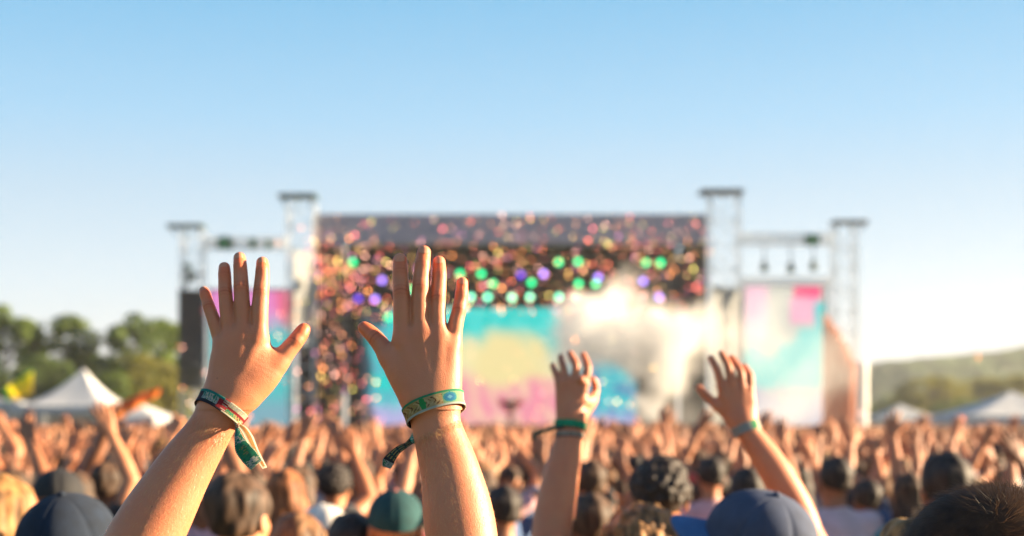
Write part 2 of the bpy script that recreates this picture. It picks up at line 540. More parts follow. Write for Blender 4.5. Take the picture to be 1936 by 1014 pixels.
# ================================================================== tents
CANVAS = mat('tent_canvas', (.60, .61, .63), .8, noise=(1.2, .05), bump=(3, .3, .05), trans=.25)
POLE = mat('aluminium_pole', (.6, .6, .6), .4, metal=.6)
def tent(px0, px1, peak_px, peak_py, eave_py, D, depth, label, power=1.7, rot=0):
    x0, x1, xp = PX(px0, D), PX(px1, D), PX(peak_px, D); zp, ze = PZ(peak_py, D), PZ(eave_py, D)
    cx = (x0 + x1) / 2; w = x1 - x0
    e = empty('tent', (cx, D, 0), label, 'tent', 'white tents on the field')
    V = []; Fs = []; n = 12; m = 48
    for i in range(n + 1):
        t = i / n
        for k in range(m):
            a = 2 * math.pi * k / m; q = max(abs(math.cos(a)), abs(math.sin(a)))
            ex, ey = math.cos(a) / q, math.sin(a) / q
            sag = .10 * (1 - abs(ex * ey)) * t * w * .12
            V.append(((xp - cx) * (1 - t) + ex * w / 2 * t, ey * depth / 2 * t, ze + (zp - ze) * (1 - t) ** power - sag))
    for i in range(n):
        for k in range(m):
            k2 = (k + 1) % m; Fs.append((i * m + k, (i + 1) * m + k, (i + 1) * m + k2, i * m + k2))
    obj('roof', mesh_data('roof', V, Fs), CANVAS, e)
    vb = MB()
    for s in (-1, 1):
        vb.box((0, s * depth / 2, ze - .22), (w, .03, .36)); vb.box((s * w / 2, 0, ze - .22), (.03, depth - .06, .36))
    vb.build('valance', CANVAS, e)
    for sx in (-1, 1):
        for sy in (-1, 1):
            MB().bar((sx * (w / 2 - .06), sy * (depth / 2 - .06), 0), (sx * (w / 2 - .06), sy * (depth / 2 - .06), ze - .05), .08).build('pole', POLE, e)
    MB().box((0, depth / 2 - .12, ze / 2 - .15), (w - .2, .03, ze - .4)).build('back_sheet', CANVAS, e)
    return e
tent(55, 236, 158, 696, 768, 70, 5.2, 'white pagoda tent with a tall sweeping peak, behind the crowd under the trees', 1.75)
tent(-90, 52, -20, 752, 760, 72, 6, 'long low white tent with a nearly flat roof, beneath the yellow flag', 1.2)
tent(206, 314, 262, 762, 788, 62, 4.0, 'small sunlit white tent with a gently curved roof beside the orange flag', 1.0)
tent(1640, 1758, 1702, 764, 792, 92, 5, 'farther pale tent with a low blunt roof next to the white pillar', 1.2)
tent(1786, 2010, 1912, 740, 786, 62, 6, 'larger pale tent with a broad sloping roof under the ridge', 1.25)

# ================================================================== the stage
DS = 87.0
BLACK = mat('stage_black', (.007, .008, .012), .8, noise=(2, .3))
DARKMETAL = mat('dark_metal', (.05, .055, .06), .5, metal=.5)
ALU = mat('truss_aluminium', (.82, .82, .80), .5, metal=.1)
SCRIM = mat('white_scrim', (.46, .48, .48), .85, noise=(1.5, .05), trans=.6)
FASCIA = mat('grey_mauve_cloth', (.34, .31, .37), .85, noise=(.8, .12), bump=(2, .4, .06))
def sbox(mb, px0, px1, py0, py1, D, depth):
    x0, x1, z1, z0 = PX(px0, D), PX(px1, D), PZ(py0, D), PZ(py1, D)
    return mb.box(((x0 + x1) / 2, D + depth / 2, (z0 + z1) / 2), (x1 - x0, depth, z1 - z0))
DECK_Z = PZ(804, DS)
base = np.array((PX(963, DS), DS + 6, 0))
st = empty('festival_stage', tuple(base), 'large open-air concert stage with a grey roof fascia and black interior', 'stage')
sbox(MB(), 592, 1336, 405, 461, DS, 1.2).build('roof_fascia', FASCIA, st, base=base)
sbox(MB(), 594, 1334, 407, 413, DS + 1.23, 12).build('roof', DARKMETAL, st, base=base)
sbox(MB(), 656, 1280, 440, 850, DS + 13.3, .4).build('back_wall', BLACK, st, base=base)
mb = MB(); mb.box((base[0], DS + 6.5, DECK_Z / 2), (PX(1420, DS) - PX(510, DS), 13, DECK_Z)); mb.build('deck', BLACK, st, base=base)
sbox(MB(), 562, 594, 652, 803, DS - .9, .4).build('dimming_sheet', BLACK, st, base=base)  # black sheet added to make the sunlit tower foot look dim
for a, b_ in ((592, 640), (1296, 1336)):
    o = sbox(MB(), a, b_, 462, 803, DS + .3, 3.0).build('side_wall', BLACK, st, base=base)
def truss(mb, a, b, w=.5, n=8, r=.05):
    a = Vector(a); b = Vector(b); d = (b - a); q = d.to_track_quat('Z', 'Y').to_matrix()
    cs = [q @ Vector((sx * w / 2, sy * w / 2, 0)) for sx, sy in ((-1, -1), (1, -1), (1, 1), (-1, 1))]
    for c in cs: mb.bar(a + c, b + c, r * 1.3)
    for i in range(n):
        p = a + d * (i / n); p2 = a + d * ((i + 1) / n)
        for k in range(4):
            c0, c1 = cs[k], cs[(k + 1) % 4]
            if i % 2: c0, c1 = c1, c0
            mb.bar(p + c0, p2 + c1, r * .8)
            mb.bar(p + cs[k], p + cs[(k + 1) % 4], r * .8)
    return mb
for k, (py, dd) in enumerate(((482, 2.5), (508, 5.5), (532, 8.5), (548, 11))):
    truss(MB(), (PX(640, DS + dd), DS + dd, PZ(py, DS + dd)), (PX(1296, DS + dd), DS + dd, PZ(py, DS + dd)), .45, 34, .05).build('lighting_truss', DARKMETAL, st, base=base)

def tower(px0, px1, py_top, D, label, cap_px, cap_py, scrim=False, cap_mat=None, taper=0):
    x0, x1 = PX(px0, D), PX(px1, D); w = x1 - x0; z1 = PZ(py_top, D); cx = (x0 + x1) / 2
    e = empty('scaffold_tower', (cx, D, 0), label, 'tower', 'scaffold towers of the stage')
    b0 = np.array((cx, D, 0))
    truss(MB(), (cx, D, 0), (cx, D, z1), w * .92, 11, .055).build('frame', ALU, e, base=b0)
    if scrim:
        sc = MB()
        for s in (-1, 1): sc.box((cx + s * w * .26, D + w * .30, z1 * .5), (w * .34, .03, z1 * .985))
        sc.build('scrim', SCRIM, e, base=b0)
    x2, x3 = PX(cap_px[0], D), PX(cap_px[1], D); zc = PZ(cap_py, D)
    mb = MB(); mb.box(((x2 + x3) / 2, D, zc), (x3 - x2, w, .13))
    for i in range(3):
        x = x2 + (x3 - x2) * i / 2; mb.bar((x, D - w / 2 + .05, zc - .1), (cx + (x - cx) * .6, D - w * .4, z1 - .35), .07)
    mb.build('top_platform', cap_mat or DARKMETAL, e, base=b0)
    return e
GREENDK = mat('dark_green_paint', (.03, .07, .055), .6, noise=(2, .3))
tower(544, 598, 384, DS - 1.0, 'tall pale scaffold tower joining the roof fascia beside the little finger hand', (530, 600), 372, cap_mat=GREENDK)
tower(344, 386, 436, DS - 1.5, 'outer scaffold tower with an overhanging green-grey platform above the black speaker column', (320, 387), 428, cap_mat=GREENDK)
tower(1340, 1398, 374, DS - 1.0, 'tall white scaffold tower at the end of the roof fascia above the smoke', (1322, 1402), 364)
tower(1574, 1618, 428, DS - 1.5, 'outermost white scaffold tower behind the salmon fabric', (1572, 1637), 421)
def beam(px0, px1, py, D, label, n=14, w=.55):
    x0, x1, z = PX(px0, D), PX(px1, D), PZ(py, D)
    e = empty('truss_beam', ((x0 + x1) / 2, D, z), label, 'truss', 'horizontal truss beams')
    truss(MB(), (x0, D, z), (x1, D, z), w, n, .055).build('lattice', ALU, e, base=((x0 + x1) / 2, D, z))
    return e
beam(388, 543, 461, DS - 1.4, 'aluminium truss beam spanning above the raised fingertips of the first hand')
beam(1400, 1572, 453, DS - 1.4, 'aluminium truss beam spanning above the three hanging lamps')
beam(1402, 1572, 533, DS - 1.2, 'lower pale truss beam just above the pink side screen', w=.4)
def sunward_panel(px0, px1, py0, py1, D, label):
    a = P(px0, py1, D); b = P(px1, py1, D + 1.9); z1, z0 = PZ(py0, D), (PZ(py1, D) if py1 < 800 else .05)  # turned sideways so the sun brightens the visible face
    d = unit0(b - a); nn = np.array((d[1], -d[0], 0)) * .025
    V = [a + nn, b + nn, b - nn, a - nn]; V = [np.array((q[0], q[1], z)) for z in (z0, z1) for q in V]
    o = obj('sunward_panel', mesh_data('sunward_panel', V, [(0, 1, 5, 4), (1, 2, 6, 5), (2, 3, 7, 6), (3, 0, 4, 7), (3, 2, 1, 0), (4, 5, 6, 7)], smooth=False), SCRIM); tag(o, label, 'panel')
def unit0(v): return np.array((v[0], v[1], 0)) / math.hypot(v[0], v[1])
sunward_panel(556, 590, 474, 648, DS - 3.4, 'narrow white scrim panel between side screen and dark stage mouth')
sunward_panel(1345, 1402, 540, 812, DS - 2.6, 'broad white panel added for glare between the smoke and the far side screen')  # added white panel standing in for the glare beside the tower

# lamp boxes and hanging lamps
def lampbox(px, py, w, h, D, label, m):
    c = (PX(px, D), D, PZ(py, D)); s = D / FPX
    e = empty('floodlight', c, label, 'floodlight', 'floodlights on the outer trusses')
    mb = MB(); mb.box((0, 0, 0), (w * s, .4, h * s)); mb.box((0, 0, h * s / 2 + .06), (w * s * .5, .1, .12)); mb.build('housing', m, e)
    MB().box((0, -.215, 0), (w * s * .8, .03, h * s * .7)).build('lens', GREENGL, e)
    for sx in (-1, 1): MB().box((sx * (w * s / 2 + .04), 0, .1), (.05, .1, h * s * 1.1)).build('bracket', DARKMETAL, e)
GREENGL = mat('green_glass', (.06, .26, .08), .2)
lampbox(425, 461, 26, 22, DS - 2.2, 'square dark green floodlight on the truss left of the first raised hand', GREENDK)
lampbox(1535, 455, 24, 18, DS - 2.2, 'square green floodlight at the end of the truss above the pink screen', GREENDK)
lampbox(478, 462, 9, 17, DS - 2.2, 'small dark floodlight in the middle of the truss above the ring fingertip', GREENDK)
lampbox(508, 464, 8, 14, DS - 2.2, 'smallest dark floodlight nearest the tall pale tower', GREENDK)
for px, py, lb in ((1445, 505, 'hanging lamp nearest the tall white tower'), (1495, 507, 'middle hanging lamp above the side screen'), (1538, 503, 'hanging lamp above the hot pink corner of the side screen')):
    D = DS - 1.6; c = (PX(px, D), D, PZ(py, D))
    e = empty('hanging_lamp', c, 'dark green ' + lb, 'lamp', 'lamps hung from the far truss')
    MB().lathe([(.10, .34), (.17, .28), (.22, -.1), (.27, -.26), (.02, -.27)], n=16).build('housing', GREENDK, e, smooth=True)
    MB().bar((0, 0, .33), (0, 0, PZ(462, D) - c[2]), .07).build('hanger', DARKMETAL, e)
    MB().lathe([(.23, -.275), (.02, -.33)], n=16).build('lens', GREENGL, e)

# LED screens: a grid of lit cells
def screen(px0, px1, py0, py1, D, fn, label, nx=72, strength=.34, frame=.12, ny=None):
    x0, x1, z1, z0 = PX(px0, D), PX(px1, D), PZ(py0, D), PZ(py1, D)
    ny = ny or max(8, int(nx * (z1 - z0) / (x1 - x0)))
    c = np.array(((x0 + x1) / 2, D, z0))
    e = empty('video_screen', tuple(c), label, 'video screen')
    V = []; Fs = []; C = []
    for j in range(ny + 1):
        for i in range(nx + 1): V.append((x0 + (x1 - x0) * i / nx - c[0], 0, (z1 - z0) * j / ny))
    for j in range(ny):
        for i in range(nx):
            q = j * (nx + 1) + i; Fs.append((q, q + 1, q + nx + 2, q + nx + 1))
            C.append(fn(px0 + (px1 - px0) * (i + .5) / nx, py1 + (py0 - py1) * (j + .5) / ny))
    obj('display', mesh_data('display', V, Fs, smooth=False, facecol=np.array(C)), LEDM[strength] if strength in LEDM else led(strength), e)
    mb = MB(); w = x1 - x0; h = z1 - z0
    mb.box((0, .16, h / 2), (w + .02, .3, h + .02))
    mb.build('cabinet', BLACK, e)
    mb = MB()
    for s in (-1, 1): mb.box((s * (w / 2 + frame / 2), .1, h / 2), (frame, .36, h + 2 * frame))
    mb.box((0, .1, h + frame / 2), (w, .36, frame)); mb.box((0, .1, -frame / 2), (w, .36, frame)); mb.build('frame', DARKMETAL, e)
    return e
LEDM = {}
def led(s):
    m, n, l, b = new_mat('led_display')
    a = n.new('ShaderNodeAttribute'); a.attribute_name = 'col'
    b.inputs['Base Color'].default_value = (.02, .02, .02, 1); b.inputs['Roughness'].default_value = .5
    l.new(a.outputs['Color'], b.inputs['Emission Color']); b.inputs['Emission Strength'].default_value = s
    LEDM[s] = m; return m
def mixc(a, b, t): t = max(0., min(1., t)); return tuple(a[i] * (1 - t) + b[i] * t for i in range(3))
NG = np.random.default_rng(77); NP = [(NG.normal(size=2) * .03, NG.uniform(0, 6.28)) for _ in range(12)]
def n2(x, y, f=1.0): return sum(math.sin((d[0] * x + d[1] * y) * f + p) for d, p in NP) / 5
CY = (.0, .68, .62); CYL = (.06, .76, .70); YE = (.95, .80, .38); PK = (.95, .32, .42); LI = (.50, .48, .80); BL = (.05, .32, .55); DKB = (.02, .05, .08); PEACH = (1.0, .62, .45)
def main_fn(x, y):
    c = mixc(CY, CYL, .45 + 1.4 * n2(x, y, 6))
    c = mixc(c, (.95, .90, .50), (y - 640 + 20 * n2(x, y, 1.5)) / 30 if 860 < x < 1060 else 0)
    dy = y - 690; r = math.hypot((x - 962) / 88, dy / 62)
    c = mixc(c, YE, (1.25 - r + .22 * n2(x, y, 3)) * 1.6)
    if x > 780: c = mixc(c, mixc(PK, PEACH, .3 + .7 * n2(x, y, 4)), (y - (722 - abs(x - 962) * .35) + 14 * n2(x, y, 2)) / 26)
    if x < 800:
        c = mixc(CY, (.10, .50, .60), .4 + 1.3 * n2(x, y, 5))
        c = mixc(c, LI, (y - 752 + 20 * n2(x, y, 2)) / 25)
        c = mixc(c, DKB, ((706 + 14 * n2(x, y, 2)) - x) / 12)
        c = mixc(c, DKB, (612 - y + 20 * n2(x, y, 2)) / 14)
    if x > 1062:
        c = mixc((.06, .62, .66), BL, .45 + 1.4 * n2(x, y, 5)); c = mixc(c, LI, (y - 770) / 30)
        rr = math.hypot((x - 1120) / 90, (y - 760) / 80); c = mixc(c, (.34, .31, .25), (rr - .9) * 5)  # cream glow put into the screen colour for the lit smoke before it
    return c
screen(684, 1204, 582, 815, DS + 10.5, main_fn, 'main stage video screen glowing turquoise, yellow and pink', 110, .185)
def left_fn(x, y):
    c = mixc((.80, .25, .62), (.85, .12, .20), (x - 505 + 10 * n2(x, y)) / 25)
    c = mixc(c, (.75, .42, .72), .5 * n2(x, y, 3))
    c = mixc(c, (.06, .55, .55), (y - 608 + 22 * n2(x, y, 2)) / 22)
    c = mixc(c, (.20, .42, .50), (y - 735) / 40)
    return c
screen(398, 550, 550, 806, DS - .4, left_fn, 'side video screen with magenta top and teal lower half behind the first raised hand', 44, .195)
def right_fn(x, y):
    c = (.60, .62, .55)
    c = mixc(c, (.95, .55, .70), 1.0 if 1408 < x < 1452 and y < 640 else 0)
    c = mixc(c, (1.0, .10, .26), 1.0 if 1500 < x < 1552 and y < 562 else 0)
    c = mixc(c, (.90, .42, .60), 1.0 if 1495 < x < 1550 and 562 <= y < 612 else 0)
    c = mixc(c, (.07, .68, .66), (y - (676 - (x - 1408) * .62) + 30 * n2(x, y, 2.6)) / 20 if y < 734 else 0)
    c = mixc(c, (.60, .58, .66), (y - 726 + 18 * n2(x, y, 2)) / 22)
    return c
screen(1406, 1560, 542, 806, DS - .4, right_fn, 'side video screen with hot pink corner and pale teal cloud shapes', 44, .195)

# hung loudspeaker column
def line_array(px0, px1, py0, py1, D, label, n=12):
    x0, x1, z1, z0 = PX(px0, D), PX(px1, D), PZ(py0, D), PZ(py1, D); w = x1 - x0; c = ((x0 + x1) / 2, D, z0); h = (z1 - z0) / n
    e = empty('speaker_column', c, label, 'loudspeaker', 'hung loudspeaker columns')
    for i in range(n):
        mb = MB(); mb.box((0, .1 * math.sin(i / n * 1.4), h * (i + .5)), (w, .75, h * .90)); cab = mb.build('speaker_box', BLACK, e)
        MB().box((0, -.39 + .1 * math.sin(i / n * 1.4), h * (i + .5)), (w * .9, .02, h * .74)).build('grille', GRILLE, cab)
    MB().bar((-w * .35, 0, h * n), (-w * .35, 0, h * n + .9), .06).bar((w * .35, 0, h * n), (w * .35, 0, h * n + .9), .06).box((0, 0, h * n + .9), (w * .9, .3, .12)).build('hanging_frame', DARKMETAL, e)
GRILLE = mat('speaker_grille', (.010, .011, .017), .7)
line_array(339, 386, 548, 736, DS - 3.2, 'black hung speaker column against the green trees, outermost on the stage')
line_array(612, 656, 492, 745, DS - 1.2, 'black speaker column in the dark stage mouth between the first two raised hands')
line_array(1262, 1294, 492, 640, DS - 1.2, 'black speaker column high above the smoke at the end of the stage mouth', 9)
# small antenna gear over the outer column
mb = MB(); D = DS - 3; x, z = PX(358, D), PZ(515, D)
mb.bar((x - .2, D, z - .9), (x + .1, D, z + .2), .12); mb.bar((x + .1, D, z - .5), (x - .1, D, z + .4), .16); mb.box((x - .15, D, z + .35), (.45, .2, .3)); mb.box((x + .15, D, z - .35), (.4, .2, .4))
mb.bar((x, D, z - .9), (x, D, PZ(545, D)), .05)
tag(mb.build('rigging_motor', GREENDK), 'dark green rigging motor on top of the outer speaker column', 'rigging motor')
# salmon fabric wing
D = DS - 4
pts = [(1556, 590), (1590, 628), (1617, 672), (1621, 815), (1556, 815)]
V = []; Fs = []; m_ = 18
for i in range(m_ + 1):
    px = 1556 + 64 * i / m_; topy = np.interp(px, [1556, 1590, 1620], [588, 630, 690])
    for j in range(21):
        py = topy + (818 - topy) * j / 20
        V.append((PX(px, D), D + .18 * math.sin(i * 1.3 + j * .12), PZ(py, D)))
Fs = [(i * 21 + j, i * 21 + j + 1, (i + 1) * 21 + j + 1, (i + 1) * 21 + j) for i in range(m_) for j in range(20)]
me = mesh_data('fabric', V, Fs)
o = obj('fabric_wing', me, mat('salmon_fabric', (.62, .27, .18), .9, noise=(.5, .15), trans=.3)); tag(o, 'salmon red fabric wing sloping down beside the far side screen', 'fabric wing')
# white inflatable pillar
D = 74; mb = MB(); r = PX(1642, D) / 1.0 - PX(1622, D); r /= 2
cx, zt = PX(1631, D), PZ(682, D)
pr = [(r * .9, 0.0)] + [(r * (1 + .05 * math.sin(k * 1.6)), zt * k / 14) for k in range(1, 14)] + [(r * .85, zt * .975), (r * .5, zt * .997), (.02, zt)]
tag(MB().lathe(pr, (0, 0, 0), 28).build('inflatable_pillar', mat('white_inflatable', (.82, .81, .78), .5, trans=.2), smooth=True, loc=(cx, D, 0)), 'bright white inflatable pillar standing at the edge of the stage', 'pillar')

# stage lamps
GLOW = {'green': emit_mat('lamp_green', (.01, 1.0, .34), .72), 'mint': emit_mat('lamp_mint', (.22, 1.0, .58), .95), 'violet': emit_mat('lamp_violet', (.36, .22, 1.0), .9), 'indigo': emit_mat('lamp_indigo', (.16, .06, .8), .62)}
LAMP = MB().lathe([(.16, .02), (.21, -.02), (.235, .05), (.20, .42), (.11, .52), (.03, .53)], n=20, rot=Matrix.Rotation(R(90), 3, 'X').inverted()).v, None
def stage_lamp_meshes():
    rot = Matrix.Rotation(R(-90), 3, 'X')
    h = MB().lathe([(.175, -.01), (.20, -.03), (.21, .05), (.19, .40), (.10, .50), (.03, .51)], n=18, rot=rot)
    l = MB().lathe([(.172, -.012), (.12, -.045), (.02, -.06)], n=18, rot=rot)
    y = MB().box((-.25, .2, .1), (.03, .08, .42)).box((.25, .2, .1), (.03, .08, .42)).box((0, .2, .32), (.53, .08, .03)).box((0, .2, .42), (.08, .08, .18))
    return [mesh_data(nm, np.array(q.v), q.f, smooth=(nm != 'yoke')) for nm, q in (('housing', h), ('lens', l), ('yoke', y))]
LH, LL, LY = stage_lamp_meshes()
LH.materials.append(BLACK); LY.materials.append(DARKMETAL)
LLm = {}
for k, m_ in GLOW.items():
    c = LL.copy(); c.materials.append(m_); LLm[k] = c
lamps = [(667, 496, 'green', 'single green stage lamp high in the dark stage mouth, above the two violet lamps'), (870, 518, 'green', 'green stage lamp just beyond the little fingertip of the second hand'),
 (910, 518, 'green', 'second green stage lamp in the row from the little fingertip'), (932, 537, 'green', 'green stage lamp hung half a step lower than its pair by the little finger'),
 (1005, 535, 'green', 'lone green stage lamp over the middle of the main screen'), (1056, 496, 'green', 'green stage lamp, first of the high pair over the screen corner'), (1093, 495, 'green', 'green stage lamp, second of the high pair over the screen corner'),
 (1094, 537, 'green', 'green stage lamp in the middle row above the screen corner'), (1126, 537, 'green', 'dimmed green stage lamp half veiled by the top of the smoke'), (1222, 497, 'green', 'green stage lamp, first of the pair above the smoke'), (1249, 497, 'green', 'green stage lamp, second of the pair above the smoke'),
 (778, 548, 'green', 'green stage lamp glimpsed between index and middle finger of the second hand'), (780, 575, 'green', 'lower green stage lamp glimpsed between index and middle finger of the second hand'),
 (890, 562, 'mint', 'pale mint stage lamp touching the little finger, in the row along the screen top'), (922, 562, 'mint', 'pale mint stage lamp, second along the screen top from the little finger'), (968, 563, 'mint', 'pale mint stage lamp over the centre of the screen top'),
 (1002, 562, 'mint', 'pale mint stage lamp right of the screen centre'), (1057, 562, 'mint', 'pale mint stage lamp above the screen corner'), (1088, 562, 'mint', 'last pale mint stage lamp before the smoke'),
 (722, 530, 'violet', 'bright violet stage lamp, higher of the two beside the second hand'), (709, 566, 'violet', 'bright violet stage lamp, lower of the two beside the second hand'), (677, 565, 'indigo', 'deep indigo stage lamp left of the violet pair'),
 (1028, 518, 'violet', 'bright violet stage lamp over the main screen'), (985, 520, 'indigo', 'faint indigo stage lamp over the screen centre'), (1131, 525, 'violet', 'violet stage lamp at the edge of the smoke'), (1216, 532, 'violet', 'violet stage lamp veiled by the smoke'), (1246, 562, 'violet', 'faint violet stage lamp at the far side of the smoke'), (735, 600, 'green', 'green stage lamp just above the thumb of the second hand')]
for px, py, k, lb in lamps:
    D = DS + 2.0; e = empty('stage_lamp', (PX(px, D), D, PZ(py, D)), lb, 'stage lamp', 'coloured stage lamps')
    obj('housing', LH, None, e); obj('lens', LLm[k], None, e); obj('yoke', LY, None, e)

# ================================================================== flags
def flag(pole0, pole1, corners, D, cols, label, nx=22, ny=12, wave=.10):
    """corners: px of top hoist, top fly, bottom fly, bottom hoist"""
    s = D / FPX
    b0 = np.array((PX(pole0[0], D), D, 0)); e = empty('flag', tuple(b0), label, 'flag')
    MB().tube([P(*pole0, D) - b0 - np.array((0, 0, 0)), P(*pole1, D) - b0], .007, 8).build('pole', DARKMETAL, e)
    q = [P(*c, D) for c in corners]; V = []; Fs = []; C = []
    for i in range(nx + 1):
        for j in range(ny + 1):
            u, v = i / nx, j / ny
            p = (q[0] * (1 - u) + q[1] * u) * (1 - v) + (q[3] * (1 - u) + q[2] * u) * v
            V.append(p - b0 + np.array((0, wave * math.sin(u * 8 + v * 2) * (.2 + u), wave * .25 * math.sin(u * 6 + v * 3) * u)))
    for i in range(nx):
        for j in range(ny):
            a = i * (ny + 1) + j; Fs.append((a, a + 1, a + ny + 2, a + ny + 1)); C.append(cols((i + .5) / nx, (j + .5) / ny))
    obj('cloth', mesh_data('cloth', V, Fs, facecol=np.array(C)), FLAGM, e)
FLAGM = mat('flag_cloth', (.5, .5, .5), .8, attr=True, trans=.45)
flag((66, 860), (64, 696), [(63, 698), (4, 736), (14, 760), (61, 744)], 26, lambda u, v: (.10, .48, .05) if u > .86 or (v < .12 and u < .5) else mixc((.92, .80, .03), (.92, .55, .04), v * 1.1 - .2), 'yellow flag with a green edge waving in front of the low white tent', wave=.045)
flag((199, 880), (200, 770), [(206, 770), (300, 731), (303, 748), (208, 803)], 15, lambda u, v: mixc((.60, .09, .04), (.90, .24, .04), (v * 1.3 - .1) + .3 * (u > .8)) if v < .85 else (.78, .30, .08), 'rust red and orange pennant streaming over the crowd beside the small tent', wave=.06)

# ================================================================== smoke drifting across the stage
def smoke():
    D = 76.0
    blobs = [(1240, 806, 26, 1.2), (1238, 772, 32, 1.2), (1248, 735, 42, 1.1), (1268, 700, 50, 1.0), (1285, 655, 58, .9), (1262, 625, 55, .6), (1215, 640, 62, .55), (1190, 592, 56, .18), (1150, 610, 70, .6), (1095, 640, 66, .8), (1185, 548, 45, .10), (1192, 512, 32, .07), (1320, 620, 56, .36), (1160, 672, 46, .45), (1205, 690, 40, .6), (1130, 620, 50, .4), (1296, 740, 30, .18), (1080, 605, 50, .5), (1070, 680, 40, .3), (1360, 640, 60, .2), (1240, 575, 48, .15), (1440, 640, 95, .12), (1300, 800, 60, .12), (1480, 760, 90, .13), (1560, 690, 80, .10), (1262, 690, 44, .5), (1290, 640, 40, .5), (1225, 600, 34, .4), (1150, 585, 36, .35)]  # faint blobs right of the plume are a veil added for the glare
    s = D / FPX
    x0, x1, z0, z1 = PX(1010, D), PX(1660, D), .6, PZ(462, D)
    c = np.array(((x0 + x1) / 2, D, (z0 + z1) / 2)); half = np.array(((x1 - x0) / 2, 3.2, (z1 - z0) / 2))
    m = bpy.data.materials.new('smoke'); m.use_nodes = True; n = m.node_tree.nodes; l = m.node_tree.links
    for q in list(n):
        if q.type == 'BSDF_PRINCIPLED': n.remove(q)
    out = n['Material Output'] if 'Material Output' in n else n.new('ShaderNodeOutputMaterial')
    tc = n.new('ShaderNodeTexCoord')
    nz = n.new('ShaderNodeTexNoise'); nz.inputs['Scale'].default_value = .5; nz.inputs['Detail'].default_value = 5
    l.new(tc.outputs['Object'], nz.inputs['Vector'])
    sub = n.new('ShaderNodeVectorMath'); sub.operation = 'SUBTRACT'; l.new(nz.outputs['Color'], sub.inputs[0]); sub.inputs[1].default_value = (.5, .5, .5)
    scl = n.new('ShaderNodeVectorMath'); scl.operation = 'SCALE'; scl.inputs['Scale'].default_value = 4.6; l.new(sub.outputs[0], scl.inputs[0])
    add = n.new('ShaderNodeVectorMath'); l.new(tc.outputs['Object'], add.inputs[0]); l.new(scl.outputs[0], add.inputs[1])
    acc = None
    for px, py, r, w in blobs:
        p = np.array((PX(px, D), D, PZ(py, D))) - c
        d = n.new('ShaderNodeVectorMath'); d.operation = 'DISTANCE'; l.new(add.outputs[0], d.inputs[0]); d.inputs[1].default_value = tuple(p)
        mr = n.new('ShaderNodeMapRange'); mr.interpolation_type = 'SMOOTHSTEP'
        mr.inputs['From Min'].default_value = r * s * 1.25; mr.inputs['From Max'].default_value = 0; mr.inputs['To Min'].default_value = 0; mr.inputs['To Max'].default_value = w
        l.new(d.outputs['Value'], mr.inputs['Value'])
        if acc is None: acc = mr.outputs[0]
        else:
            a = n.new('ShaderNodeMath'); a.operation = 'ADD'; l.new(acc, a.inputs[0]); l.new(mr.outputs[0], a.inputs[1]); acc = a.outputs[0]
    mu = n.new('ShaderNodeMath'); mu.operation = 'MULTIPLY'; mu.inputs[1].default_value = SMOKE_DENSITY; l.new(acc, mu.inputs[0])
    pv = n.new('ShaderNodeVolumePrincipled'); pv.inputs['Color'].default_value = (.985, .972, .95, 1); pv.inputs['Anisotropy'].default_value = 0.0
    l.new(mu.outputs[0], pv.inputs['Density']); l.new(pv.outputs[0], out.inputs['Volume'])
    mb = MB().box((0, 0, 0), tuple(half * 2))
    o = obj('smoke', mesh_data('smoke', np.array(mb.v), mb.f, smooth=False), m, None, tuple(c))
    tag(o, 'cream white smoke plume drifting across the stage front, thin veil added for glare', 'smoke', kind='stuff')
SMOKE_DENSITY = 1.15
smoke()
# ================================================================== haze: even, thin, warm air
def haze():
    mb = MB().box((0, 0, 0), (1700, 1500, 52)); m = bpy.data.materials.new('haze'); m.use_nodes = True; n = m.node_tree.nodes; l = m.node_tree.links
    for q in list(n):
        if q.type == 'BSDF_PRINCIPLED': n.remove(q)
    pv = n.new('ShaderNodeVolumePrincipled'); pv.inputs['Color'].default_value = (.96, .96, .97, 1); pv.inputs['Density'].default_value = HAZE_DENSITY; pv.inputs['Anisotropy'].default_value = .3
    l.new(pv.outputs[0], n['Material Output'].inputs['Volume'])
    o = obj('haze', mesh_data('haze', np.array(mb.v), mb.f, smooth=False), m, None, (60, 500, 25)); tag(o, kind='stuff')
HAZE_DENSITY = 0.0003
haze()

